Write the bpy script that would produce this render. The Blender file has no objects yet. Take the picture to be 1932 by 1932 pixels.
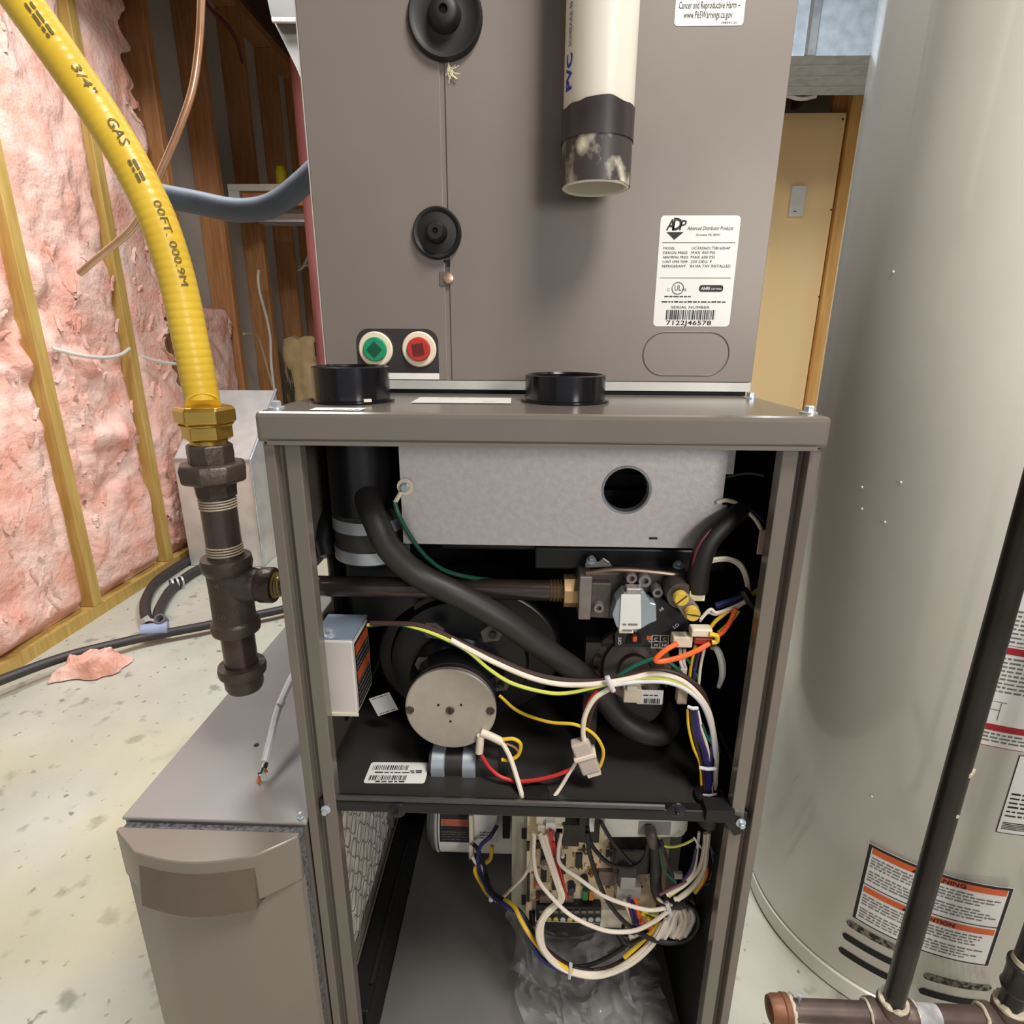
import bpy, math, random
import numpy as np
from mathutils import Vector, Matrix, noise
random.seed(7)
SC = bpy.context.scene
COL = SC.collection
# ------------------------------------------------------------------ camera
FPX = 1085.4
PITCH, YAW, ROLL = 0.2937, -0.0310, 0.0055
CAM = Vector((-0.0066, -0.4541, 0.8948))
_F = Vector((math.sin(YAW)*math.cos(PITCH), math.cos(YAW)*math.cos(PITCH), -math.sin(PITCH)))
_R0 = Vector((math.cos(YAW), -math.sin(YAW), 0)); _U0 = _R0.cross(_F)
_R = _R0*math.cos(ROLL) + _U0*math.sin(ROLL); _U = _U0*math.cos(ROLL) - _R0*math.sin(ROLL)
cd = bpy.data.cameras.new('camera'); cam = bpy.data.objects.new('camera', cd); COL.objects.link(cam)
cd.sensor_fit = 'HORIZONTAL'; cd.sensor_width = 36; cd.lens = FPX/1932*36; cd.clip_start = .02; cd.clip_end = 60
cam.matrix_world = Matrix(((_R.x, _U.x, -_F.x, CAM.x), (_R.y, _U.y, -_F.y, CAM.y), (_R.z, _U.z, -_F.z, CAM.z), (0, 0, 0, 1)))
SC.camera = cam

def at(px, py, x=None, y=None, z=None):
    """photo pixel (1932 frame) -> the point where its ray meets the plane x=, y= or z="""
    d = _F + _R*((px-966)/FPX) - _U*((py-966)/FPX)
    t = (x-CAM.x)/d.x if x is not None else (y-CAM.y)/d.y if y is not None else (z-CAM.z)/d.z
    return CAM + d*t
# ------------------------------------------------------------------ light
wd = bpy.data.worlds.new('world'); SC.world = wd; wd.use_nodes = True
wd.node_tree.nodes['Background'].inputs[0].default_value = (.80, .86, 1, 1)
wd.node_tree.nodes['Background'].inputs[1].default_value = 0.45
def area(name, loc, target, size, power, col):
    l = bpy.data.lights.new(name, 'AREA'); l.size = size; l.energy = power; l.color = col
    o = bpy.data.objects.new(name, l); COL.objects.link(o); o.location = loc
    o.rotation_euler = (Vector(target)-Vector(loc)).to_track_quat('-Z', 'Y').to_euler()
    return o
area('ceiling_light', (-.8, .85, 2.12), (-.85, .9, 0), .45, 23.5, (.96, .98, 1))
area('ceiling_light', (.5, -.55, 2.15), (.2, .0, .6), .45, 30, (1, .97, .92))
area('ceiling_light', (.2, 1.15, 2.12), (.35, 1.3, .6), .5, 38, (.9, .96, 1))
area('work_light', (.75, -1.25, 1.15), (.1, .1, .55), .28, 8.5, (1, .95, .9))
SC.view_settings.view_transform = 'Standard'; SC.view_settings.look = 'None'
SC.view_settings.exposure = 0.0; SC.view_settings.gamma = 1.0; SC.view_settings.use_curve_mapping = False
# ------------------------------------------------------------------ materials
def lin(c):
    return tuple(((v/255+.055)/1.055)**2.4 if v > 10.3 else v/255/12.92 for v in c) + (1,)
MATS = {}
def M(name, col=(128, 128, 128), rough=.5, metal=0, col2=None, scale=40, stretch=None, bump=0, bscale=None, lo=.35, hi=.65, detail=4, coat=0, alpha=1, trans=0, spec=.5, bdist=.01):
    if name in MATS: return MATS[name]
    m = bpy.data.materials.new(name); m.use_nodes = True; nt = m.node_tree; p = nt.nodes['Principled BSDF']
    p.inputs['Base Color'].default_value = lin(col); p.inputs['Roughness'].default_value = rough
    p.inputs['Metallic'].default_value = metal; p.inputs['Coat Weight'].default_value = coat
    p.inputs['Alpha'].default_value = alpha; p.inputs['Transmission Weight'].default_value = trans
    p.inputs['Specular IOR Level'].default_value = spec
    tc = nt.nodes.new('ShaderNodeTexCoord')
    def ntex(s):
        n = nt.nodes.new('ShaderNodeTexNoise'); n.inputs['Scale'].default_value = s; n.inputs['Detail'].default_value = detail
        if stretch:
            mp = nt.nodes.new('ShaderNodeMapping'); mp.inputs['Scale'].default_value = stretch
            nt.links.new(tc.outputs['Object'], mp.inputs[0]); nt.links.new(mp.outputs[0], n.inputs['Vector'])
        else: nt.links.new(tc.outputs['Object'], n.inputs['Vector'])
        return n
    c2 = col2 if col2 else tuple(min(255, v*1.05) for v in col)
    n = ntex(scale); r = nt.nodes.new('ShaderNodeValToRGB')
    r.color_ramp.elements[0].position = lo; r.color_ramp.elements[1].position = hi
    r.color_ramp.elements[0].color = lin(col); r.color_ramp.elements[1].color = lin(c2)
    nt.links.new(n.outputs['Fac'], r.inputs[0]); nt.links.new(r.outputs[0], p.inputs['Base Color'])
    if bump:
        b = nt.nodes.new('ShaderNodeBump'); b.inputs['Strength'].default_value = bump; b.inputs['Distance'].default_value = bdist
        n2 = ntex(bscale or scale); nt.links.new(n2.outputs['Fac'], b.inputs['Height']); nt.links.new(b.outputs[0], p.inputs['Normal'])
    MATS[name] = m
    return m
def floor_mat():
    m = M('concrete_floor', (176, 172, 156), .55, col2=(202, 199, 184), scale=3.5, bump=.12, bscale=60, lo=.3, hi=.7, detail=8)
    nt = m.node_tree; p = nt.nodes['Principled BSDF']; ramp = [l.from_node for l in nt.links if l.to_socket == p.inputs['Base Color']][0]
    tc = [n for n in nt.nodes if n.type == 'TEX_COORD'][0]
    last = ramp.outputs[0]
    for sc, lo, hi, c in ((16, .62, .70, (132, 130, 120)), (5.5, .64, .74, (144, 141, 130)), (44, .66, .71, (112, 100, 84)), (1.3, .54, .72, (208, 196, 152))):
        n = nt.nodes.new('ShaderNodeTexNoise'); n.inputs['Scale'].default_value = sc; n.inputs['Detail'].default_value = 3
        nt.links.new(tc.outputs['Object'], n.inputs['Vector'])
        r = nt.nodes.new('ShaderNodeValToRGB'); r.color_ramp.elements[0].position = lo; r.color_ramp.elements[1].position = hi
        mx = nt.nodes.new('ShaderNodeMix'); mx.data_type = 'RGBA'
        sc_ = nt.nodes.new('ShaderNodeMath'); sc_.operation = 'MULTIPLY'; sc_.inputs[1].default_value = .75
        nt.links.new(n.outputs['Fac'], r.inputs[0]); nt.links.new(r.outputs[0], sc_.inputs[0]); nt.links.new(sc_.outputs[0], mx.inputs[0])
        nt.links.new(last, mx.inputs[6]); mx.inputs[7].default_value = lin(c); last = mx.outputs[2]
    nt.links.new(last, p.inputs['Base Color'])
    return m
floor_mat()
PAINT = M('grey_cabinet_paint', (114, 106, 97), .2, .12, scale=6, spec=.7)
COILP = M('coil_case_paint', (124, 115, 107), .42, .15, scale=5)
BLACK = M('matte_black_liner', (17, 17, 18), .6, spec=.3)
BLKMET = M('black_painted_metal', (34, 34, 35), .32, .3, scale=8)
DECK = M('dark_glossy_deck', (66, 64, 61), .28, .4, scale=9)
RUBBER = M('black_rubber', (17, 16, 16), .55, scale=20)
GLOSSBLK = M('glossy_black_plastic', (16, 15, 18), .18)
GALV = M('galvanised_steel', (204, 197, 195), .42, .35, col2=(214, 208, 206), scale=160, bump=.04)
GALVB = M('bright_galvanised', (205, 212, 218), .35, .6, col2=(178, 186, 194), scale=22)
PANMET = M('dull_steel_pan', (150, 147, 143), .34, .35, col2=(120, 117, 113), scale=4)
WHITE = M('white_sticker', (222, 220, 214), .5, scale=10)
INK = M('black_ink', (28, 26, 26), .6)
GREYINK = M('grey_ink', (110, 108, 104), .6)
ORANGE = M('orange_ink', (206, 92, 48), .5)
REDINK = M('red_ink', (160, 26, 40), .5)
BLUEINK = M('blue_ink', (40, 46, 170), .5)
YEL = M('yellow_wire', (222, 184, 48), .45); YG = M('green_yellow_wire', (196, 200, 84), .45)
GREEN = M('green_wire', (18, 84, 66), .45); WW = M('white_wire', (226, 214, 196), .45)
BRN = M('brown_wire', (58, 36, 28), .45); BLU = M('blue_wire', (34, 34, 92), .45); BKW = M('black_wire', (22, 20, 20), .5)
REDW = M('red_wire', (186, 44, 44), .45); ORG = M('orange_wire', (238, 98, 32), .45); PUR = M('purple_wire', (66, 44, 88), .45)
NYLON = M('natural_nylon', (222, 208, 186), .45); TIE = M('nylon_tie', (206, 204, 206), .4)
WOOD = M('stud_wood', (170, 112, 66), .65, col2=(190, 134, 84), scale=12, stretch=(6, 6, .5), bump=.05)
WOODY = M('treated_stud_wood', (196, 164, 92), .65, col2=(178, 142, 72), scale=12, stretch=(6, 6, .5), bump=.05)
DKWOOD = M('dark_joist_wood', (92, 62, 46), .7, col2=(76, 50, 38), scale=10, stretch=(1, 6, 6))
PINK = M('pink_fibreglass', (232, 170, 150), .95, col2=(244, 208, 195), scale=9, bump=.5, bscale=60, lo=.36, hi=.66, detail=9, spec=.05, bdist=.012)
IRON = M('black_iron_pipe', (98, 86, 82), .25, .7, col2=(80, 68, 66), scale=25)
CASTI = M('cast_iron_fitting', (86, 75, 67), .42, .45, col2=(72, 62, 55), scale=40, bump=.12, bscale=160)
BRASS = M('brass', (214, 180, 92), .25, .9, col2=(200, 162, 74), scale=30)
COPPER = M('copper', (238, 196, 164), .28, .85, col2=(220, 172, 138), scale=20)
CSST = M('yellow_jacket', (226, 190, 62), .38, col2=(214, 176, 52), scale=12)
HOSE = M('grey_foam_insulation', (74, 82, 94), .6, scale=30, bump=.1)
TANK = M('heater_enamel', (216, 212, 202), .16, scale=3, coat=.5)
PVC = M('white_pvc', (232, 226, 210), .35, scale=4)
CEM = M('dark_cement', (70, 62, 60), .45, col2=(44, 38, 38), scale=40)
TAN = M('board_laminate', (216, 192, 156), .55, col2=(226, 206, 172), scale=150)
# ------------------------------------------------------------------ mesh building
def cr(P, n=6):
    P = [Vector(p) for p in P]
    if len(P) < 3: return P
    Q = [P[0]*2-P[1]] + P + [P[-1]*2-P[-2]]; out = []
    for i in range(1, len(Q)-2):
        a, b, c, d = Q[i-1:i+3]
        for k in range(n):
            t = k/n
            out.append(.5*((2*b)+(c-a)*t+(2*a-5*b+4*c-d)*t*t+(3*b-a-3*c+d)*t**3))
    out.append(P[-1]); return out
class B:
    def __init__(s): s.v = []; s.f = []; s.m = []
    def add(s, v, f, mi=0):
        o = len(s.v); s.v += [tuple(p) for p in v]; s.f += [tuple(i+o for i in q) for q in f]; s.m += [mi]*len(f); return s
    def box(s, x0, x1, y0, y1, z0, z1, mi=0):
        return s.add([(x, y, z) for x in (x0, x1) for y in (y0, y1) for z in (z0, z1)],
                     [(0, 1, 3, 2), (4, 6, 7, 5), (0, 4, 5, 1), (2, 3, 7, 6), (0, 2, 6, 4), (1, 5, 7, 3)], mi)
    def obox(s, c, a, b, d, mi=0):
        c, a, b, d = map(Vector, (c, a, b, d))
        return s.add([c+a*i+b*j+d*k for i in (-1, 1) for j in (-1, 1) for k in (-1, 1)],
                     [(0, 1, 3, 2), (4, 6, 7, 5), (0, 4, 5, 1), (2, 3, 7, 6), (0, 2, 6, 4), (1, 5, 7, 3)], mi)
    def lathe(s, o, ax, prof, seg=24, mi=0, caps=True, a0=0, ph=0):
        o = Vector(o); ax = Vector(ax).normalized(); u = ax.orthogonal().normalized(); w = ax.cross(u)
        if abs(ax.z) > .99: u = Vector((1, 0, 0)); w = ax.cross(u)
        elif abs(ax.y) > .99: u = Vector((1, 0, 0)); w = ax.cross(u)
        V = []; F = []; n = len(prof)
        for r, h in prof:
            for k in range(seg):
                t = 2*math.pi*k/seg+ph; V.append(o+ax*h+(u*math.cos(t)+w*math.sin(t))*r)
        for i in range(n-1):
            for k in range(seg):
                k2 = (k+1) % seg; F.append((i*seg+k, i*seg+k2, (i+1)*seg+k2, (i+1)*seg+k))
        if caps: F += [tuple(range(seg))[::-1], tuple((n-1)*seg+k for k in range(seg))]
        return s.add(V, F, mi)
    def cyl(s, p0, p1, r0, r1=None, seg=20, mi=0, caps=True, ph=0):
        p0 = Vector(p0); d = Vector(p1)-p0
        return s.lathe(p0, d, [(r0, 0), (r0 if r1 is None else r1, d.length)], seg, mi, caps, ph=ph)
    def tube(s, P, r, seg=8, caps=True, stripe=0):
        P = [Vector(p) for p in P]; n = len(P); rr = r if isinstance(r, (list, tuple)) else [r]*n
        T = [(P[min(i+1, n-1)]-P[max(i-1, 0)]).normalized() for i in range(n)]
        u = T[0].orthogonal().normalized(); V = []; F = []
        for i in range(n):
            u = (u-T[i]*u.dot(T[i])).normalized(); w = T[i].cross(u)
            for k in range(seg):
                t = 2*math.pi*k/seg; V.append(P[i]+(u*math.cos(t)+w*math.sin(t))*rr[i])
        M_ = []
        for i in range(n-1):
            for k in range(seg):
                k2 = (k+1) % seg; F.append((i*seg+k, i*seg+k2, (i+1)*seg+k2, (i+1)*seg+k)); M_.append(1 if stripe and k < stripe else 0)
        if caps: F += [tuple(range(seg))[::-1], tuple((n-1)*seg+k for k in range(seg))]; M_ += [0, 0]
        s.add(V, F); s.m[-len(F):] = M_; return s
    def prism(s, poly, vec, mi=0):
        P = [Vector(p) for p in poly]; n = len(P); vec = Vector(vec)
        F = [tuple(range(n))[::-1], tuple(n+i for i in range(n))]+[(i, (i+1) % n, n+(i+1) % n, n+i) for i in range(n)]
        return s.add(P+[p+vec for p in P], F, mi)
    def sheet(s, path, vec, th=.0015):
        """folded sheet metal: 2-D path in any plane swept along vec with a little thickness (both skins)"""
        P = [Vector(p) for p in path]; vec = Vector(vec); n = len(P); N = []
        for i in range(n):
            t = (P[min(i+1, n-1)]-P[max(i-1, 0)]).normalized(); N.append(t.cross(vec.normalized()))
        A = P+[p+k*th for p, k in zip(P, N)]
        return s.prism(P+[p+k*th for p, k in zip(P, N)][::-1], vec)
    def grid(s, nu, nv, f, mi=0):
        V = [f(i/(nu-1), j/(nv-1)) for i in range(nu) for j in range(nv)]
        return s.add(V, [(i*nv+j, (i+1)*nv+j, (i+1)*nv+j+1, i*nv+j+1) for i in range(nu-1) for j in range(nv-1)], mi)
    def poly(s, P, mi=0): return s.add(P, [tuple(range(len(P)))], mi)
def make(name, b, mat, parent=None, smooth=35, bevel=0, label=None, cat=None, group=None, kind=None):
    me = bpy.data.meshes.new(name); me.from_pydata(b.v, [], b.f)
    for mm in (mat if isinstance(mat, (list, tuple)) else [mat]): me.materials.append(mm)
    if any(b.m): me.polygons.foreach_set('material_index', b.m)
    if smooth: me.polygons.foreach_set('use_smooth', [True]*len(me.polygons)); me.update(); me.set_sharp_from_angle(angle=math.radians(smooth))
    me.update(); me.validate()
    o = bpy.data.objects.new(name, me); COL.objects.link(o)
    if parent: par(o, parent)
    if bevel:
        md = o.modifiers.new('bevel', 'BEVEL'); md.width = bevel; md.segments = 2; md.limit_method = 'ANGLE'; md.angle_limit = .7
    return tag(o, label, cat, group, kind)
def tag(o, label=None, cat=None, group=None, kind=None):
    if label: o['label'] = label
    if cat: o['category'] = cat
    if group: o['group'] = group
    if kind: o['kind'] = kind
    return o
ORG0 = {}
def par(o, p):
    o.parent = p; o.matrix_parent_inverse = Matrix.Translation(ORG0.get(p.name, Vector((0, 0, 0)))).inverted()
def thing(name, label, cat, loc=(0, 0, 0), group=None):
    o = bpy.data.objects.new(name, None); COL.objects.link(o); o.location = loc; o.empty_display_size = .05
    ORG0[o.name] = Vector(loc); return tag(o, label, cat, group)
def share(name, src, loc, parent, rot=None):
    o = bpy.data.objects.new(name, src); COL.objects.link(o); par(o, parent); o.location = loc
    if rot: o.rotation_euler = rot
    return o
TXT = {}
def text2d(t, shear=0, bold=0):
    k = (t, shear, bold)
    if k not in TXT:
        c = bpy.data.curves.new('t', 'FONT'); c.body = t; c.size = 1; c.resolution_u = 2; c.shear = shear; c.offset = bold
        c.fill_mode = 'FRONT'; o = bpy.data.objects.new('t', c); COL.objects.link(o)
        me = bpy.data.meshes.new_from_object(o)
        TXT[k] = ([tuple(v.co) for v in me.vertices], [tuple(p.vertices) for p in me.polygons])
        bpy.data.objects.remove(o); bpy.data.meshes.remove(me); bpy.data.curves.remove(c)
    return TXT[k]
def text(b, t, f, u, v, h, w=None, lift=.0006, shear=0, bold=0, align='L', rot=0):
    """lettering laid on a surface: f(u, v, lift) -> point; cap height h, optional total width w"""
    V, F = text2d(t, shear, bold)
    x0 = min(p[0] for p in V); x1 = max(p[0] for p in V); y0 = 0; y1 = max(p[1] for p in V)
    sy = h/max(.3, y1-y0); sx = w/(x1-x0) if w else sy
    W = (x1-x0)*sx; du = {'L': 0, 'C': -W/2, 'R': -W}[align]; c, s = math.cos(rot), math.sin(rot)
    P = []
    for p in V:
        a, d = (p[0]-x0)*sx+du, (p[1]-y0)*sy
        P.append(f(u+a*c-d*s, v+a*s+d*c, lift))
    b.add(P, F)
def rect(b, f, u0, v0, u1, v1, lift=.0006, nu=1, mi=0):
    for i in range(nu):
        a = u0+(u1-u0)*i/nu; c = u0+(u1-u0)*(i+1)/nu
        b.poly([f(a, v0, lift), f(c, v0, lift), f(c, v1, lift), f(a, v1, lift)], mi)
def rrect(b, f, u0, v0, u1, v1, r=.003, lift=.0003, n=5, nu=1):
    if nu > 1:
        rect(b, f, u0, v0, u1, v1, lift, nu); return
    P = []
    for cx, cy, a in ((u1-r, v1-r, 0), (u0+r, v1-r, 90), (u0+r, v0+r, 180), (u1-r, v0+r, 270)):
        for k in range(n+1):
            t = math.radians(a+90*k/n); P.append(f(cx+r*math.cos(t), cy+r*math.sin(t), lift))
    b.poly(P)
def lines(b, f, u0, u1, v, h, lift=.0006, rnd=None, nu=1):
    """a line of print too small to read: irregular word-long dashes"""
    rnd = rnd or random; u = u0
    while u < u1-h:
        w = min(u1-u, h*rnd.uniform(1.2, 4.5)); rect(b, f, u, v, u+w, v+h*rnd.uniform(.75, 1), lift, nu); u += w+h*.7
def barcode(b, f, u0, u1, v0, v1, lift=.0006):
    u = u0
    while u < u1:
        w = random.choice((.0005, .0008, .0013)); rect(b, f, u, v0, min(u1, u+w), v1, lift); u += w+random.choice((.0005, .0008, .0011))
def plane(o, u=(1, 0, 0), v=(0, 0, 1), n=(0, -1, 0)):
    o, u, v, n = map(Vector, (o, u, v, n)); return lambda a, b, h: o+u*a+v*b+n*h
# ================================================================== the room
XW = -1.54
make('floor', B().box(-1.7, 3.2, -3, 4.6, -.1, 0), MATS['concrete_floor'], smooth=0, kind='structure')
GREYW = M('grey_foundation_wall', (186, 178, 170), .8, col2=(172, 165, 157), scale=3, bump=.05, bscale=80)
wl = make('wall_left', B().box(XW-.12, XW, -3, 4.6, 0, 2.67), GREYW, smooth=0, kind='structure')
wb = make('wall_back', B().box(XW, 3.2, 4.3, 4.4, 0, 2.67), M('dim_back_wall', (120, 110, 100), .8, scale=4), smooth=0, kind='structure')
make('wall_right', B().box(3.1, 3.2, -3, 4.3, 0, 2.67), GREYW, smooth=0, kind='structure')
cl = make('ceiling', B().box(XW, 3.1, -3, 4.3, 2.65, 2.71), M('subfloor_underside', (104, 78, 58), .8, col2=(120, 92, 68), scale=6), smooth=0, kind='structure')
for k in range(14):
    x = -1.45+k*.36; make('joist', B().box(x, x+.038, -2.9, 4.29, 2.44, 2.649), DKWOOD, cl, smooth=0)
make('bottom_plate', B().box(XW+.001, -1.43, -2, 4.2, 0, .04), WOODY, wl, smooth=0)
make('top_plate', B().box(XW+.001, -1.43, -2, 4.2, 2.40, 2.438), WOOD, wl, smooth=0)
SY = [2.02+.4*k for k in range(-6, 6)]
for y in SY:
    make('stud', B().box(XW+.001, -1.43, y, y+.038,   .041, 2.399), WOODY if y < 1.9 else WOOD, wl, smooth=0, bevel=.002)
for x in (-1.25, -.92, -.84, -.45, 0, .4, .8):
    make('stud', B().box(x, x+.04, 4.2, 4.299, 0, 2.44), WOOD if x < -.6 else DKWOOD, wb, smooth=0)
make('board', B().box(-1.3, -1.0, 4.16, 4.199, 1.35, 2.1), DKWOOD, wb, smooth=0)
# insulation batts: bulging torn fibre surfaces between the studs
def batt(y0, y1, z0, z1, seed, label, group=None, ragged=0, bulge=.055):
    nu, nv = int((y1-y0)/.0085), int((z1-z0)/.0085); o = Vector((seed*7.3, seed*3.1, 0))
    def f(a, c):
        y = y0+(y1-y0)*a; z = z0+(z1-z0)*c; p = Vector((0, y, z))
        e = min(a, 1-a)*2; env = min(1, (e/.22))**.5*.8+.2*min(1, e/.05)
        et = min(c, 1-c)*(z1-z0); env *= min(1, et/.05+.15)
        big = noise.fractal(p*3.2+o, 1, 2, 3)*.5+.35
        q = Vector((0, y*1.2, z*.55))
        crease = 1-abs(noise.noise(q*4.5+o))*2.6
        act = max(0, min(1, .5+1.6*noise.noise(p*2.2+o*3)))
        fine = noise.fractal(p*15+o, .9, 2.1, 4); tear = max(0, noise.noise(p*8+o*2)-.18)
        x = -1.476+env*(bulge*(.42+big*.75)+.008*fine*(.35+act)-.032*max(0, crease-.6)*(.4+act)+.09*tear*act)
        if ragged:
            y -= ragged*max(0, a-.5)*2*(.6+1.2*noise.noise(Vector((seed, z*4, 1)))+(.6*noise.noise(Vector((seed, z*19, 4)))))
        y = min(y, y1); y += .012*noise.noise(p*14+o)*e; z += .012*noise.noise(p*13-o)*min(1, et/.05)
        return (x, y, z)
    b = B().grid(nu, nv, f)
    n0 = len(b.v)
    ring = [i*nv for i in range(nu)]+[(nu-1)*nv+j for j in range(1, nv)]+[i*nv+nv-1 for i in range(nu-2, -1, -1)]+[j for j in range(nv-2, 0, -1)]
    b.v += [(XW+.004, b.v[i][1], b.v[i][2]) for i in ring]; L = len(ring)
    for k in range(L): b.f.append((ring[k], ring[(k+1) % L], n0+(k+1) % L, n0+k)); b.m.append(0)
    bo = make('insulation_batt', b, PINK, smooth=180, label=label, cat='insulation', group=group)
    fb = B(); rnd = random.Random(seed)
    for k in range(int(130*(z1-z0)/2.3)):
        a, c = rnd.uniform(.06, .94), rnd.uniform(.02, .98); P0 = Vector(f(a, c)); P1 = Vector(f(min(1, a+.02), c)); P2 = Vector(f(a, min(1, c+.006)))
        if noise.noise(P0*2.4+o) < -.12: continue
        uy = (P1-P0).normalized(); uz = (P2-P0).normalized(); nn = uy.cross(uz).normalized()
        if nn.x < 0: nn = -nn
        w, h = rnd.uniform(.008, .024), rnd.uniform(.015, .06); an = rnd.uniform(-.7, .7); d1 = uy*math.cos(an)+uz*math.sin(an); d2 = uz*math.cos(an)-uy*math.sin(an); cu = rnd.uniform(.004, .02); ro = rnd.uniform(0, 50)
        fb.grid(5, 7, lambda i, j: P0+d1*(i-.5)*w*(1.2-.7*abs(j-.5)*2)+d2*(j-.5)*h+nn*(-.002+cu*(1-(2*i-1)**2)*.6+cu*j*j*.5+.004*noise.noise(Vector((i*4+ro, j*5, ro))))+uy*.004*noise.noise(Vector((ro, j*6, i))))
    make('torn_flakes', fb, PINK, bo, smooth=180, kind='stuff')
    return bo
batt(.862, 1.216, .042, 2.39, 2, 'full height pink fibreglass batt with no cable across it, between two pale studs')
batt(1.262, 1.616, .042, 2.39, 3, 'full height pink fibreglass batt with a white cable bulging across its middle')
batt(1.662, 2.012, .042, 2.39, 5, 'pink fibreglass batt with a torn ragged edge beside the bare grey wall', ragged=.17)
batt(2.064, 2.412, .30, 1.02, 6, 'short pink fibreglass batt stuffed behind the yellow gas tube, bare wall above it')
# cable stapled across the studs
for i, (a, c, z, s) in enumerate(((1.262, 1.6, .835, .0), (1.66, 1.98, .80, 0))):
    P = [(-1.425-.0*k, a+(c-a)*k/6, z+.012+.028*((k-3.2)/3)**2-.02) for k in range(7)]
    P = [(-1.418+.028*math.sin(math.pi*k/6), p[1], p[2]) for k, p in enumerate(P)]
    make('cable', B().tube(cr(P), .006, 8), M('grey_white_cable', (214, 208, 196), .5), label=('white electrical cable bulging out of the insulation left of the middle stud', 'white electrical cable half buried in insulation behind the gas tube')[i], cat='cable')
# scrap of insulation lying on the floor
def scrap():
    c = at(175, 1268, z=0); b = B()
    def f(a, d):
        u = (a-.5)*.15; v = (d-.5)*.085; n = noise.fractal(Vector((u*14, v*14, 3)), 1, 2, 4)
        rim = 1-max(abs(a-.5), abs(d-.5))*2
        return (c.x+u+.02*n, c.y+v+u*.25+.02*noise.noise(Vector((u*20, v*20, 9))), .004+min(1, rim*3)*(.045+.035*n+.02*noise.noise(Vector((u*40, v*40, 1)))))
    b.grid(34, 20, f)
    make('insulation_scrap', b, PINK, smooth=180, label='torn scrap of pink insulation lying on the concrete under the black hose', cat='insulation')
scrap()
# door and jamb behind the water heater
DOORM = M('plywood_door', (250, 214, 156), .5, col2=(252, 220, 164), scale=2.5, stretch=(3, 3, .4))
d1 = make('door_1', B().box(.95, 1.585, 3.0, 3.035, .01, 2.005), DOORM, smooth=0, kind='structure', bevel=.002)
for px, py in ((1590, 225), (1568, 396), (1545, 560)):
    p = at(px, py, y=3.0); make('nail_head', B().cyl(p+Vector((0, .001, 0)), p-Vector((0, .002, 0)), .005, seg=10), CEM, d1)
make('trim_1', B().box(1.60, 1.70, 2.99, 3.09, 0, 2.3), M('yellow_jamb_wood', (236, 186, 112), .6, col2=(220, 164, 90), scale=10, stretch=(5, 5, .5)), smooth=0, kind='structure')
make('trim_2', B().box(1.53, 1.598, 3.04, 3.08, 0, 2.3), WOOD, smooth=0, kind='structure')
t = thing('door_sensor', 'small white switch plate fixed to the yellow door', 'switch', at(1497, 410, y=3.0))
p0, p1 = at(1486, 409, y=2.985), at(1509, 351, y=2.985)
sh = .0; p1.x = p0.x+.075
make('cover', B().prism([(p0.x, 3.0, p0.z), (p1.x-sh, 3.0, p0.z), (p1.x, 3.0, p1.z), (p0.x+sh, 3.0, p1.z)], (0, -.03, 0)), WHITE, t, smooth=0, bevel=.004)
make('button', B().box(p0.x+.02, p0.x+.035, 2.966, 2.971, p0.z+.02, p0.z+.025), GREYINK, t, smooth=0)
# horizontal duct at the right
DR0 = at(1570, 105, y=1.9); zd = DR0.z
t = thing('supply_duct', 'bright galvanised rectangular duct hanging behind the water heater', 'duct', (.5, 1.9, zd))
make('duct_body', B().box(.35, 2.2, 1.9, 2.235, zd, 2.43), M('spangled_galvanised', (192, 204, 214), .5, .2, col2=(170, 182, 194), scale=30), t, smooth=0)
xs = at(1525, 60, y=1.9).x
make('seam', B().box(xs-.004, xs+.004, 1.892, 1.8995, zd+.0, 2.43), GREYINK, t, smooth=0)
make('flange', B().box(xs+.004, xs+.03, 1.893, 1.8995, zd, 2.43), GALVB, t, smooth=0)
for k in range(3): make('crease', B().box(.36, 2.19, 1.97+k*.09, 1.975+k*.09, zd-.004, zd-.0005), GALV, t, smooth=0)
make('loose_strip', B().tube(cr([at(1480, 178, y=2.25), at(1510, 186, y=2.25), at(1540, 181, y=2.25)]), .008, 6), GALV, t)
# overhead duct left of the coil case
t = thing('return_duct', 'dull sheet metal duct transition hanging left of the coil case', 'duct', (-.7, 1.3, 1.9))
P = [at(px, py, y=1.3) for px, py in ((514, 36), (575, 40), (640, 40), (640, 200), (582, 186), (560, 130))]
make('transition', B().prism(P, (0, .5, 0)), M('duct_sheet', (142, 139, 133), .45, .3, col2=(104, 102, 98), scale=6), t, smooth=0)
P = [at(px, py, y=1.27) for px, py in ((496, -40), (640, -40), (640, 34), (512, 34))]
make('collar', B().prism(P, (0, .6, 0)), M('duct_collar', (86, 84, 80), .5, .3), t, smooth=0)
make('shade_trunk', B().box(-1.34, .32, 1.40, 1.78, 1.945, 2.43), M('duct_sheet'), t, smooth=0)  # unseen box added to keep lamp light off the upper back studs
make('hem', B().tube([at(514, 38, y=1.265), at(640, 40, y=1.265)], .006, 6), GALV, t)
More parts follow.
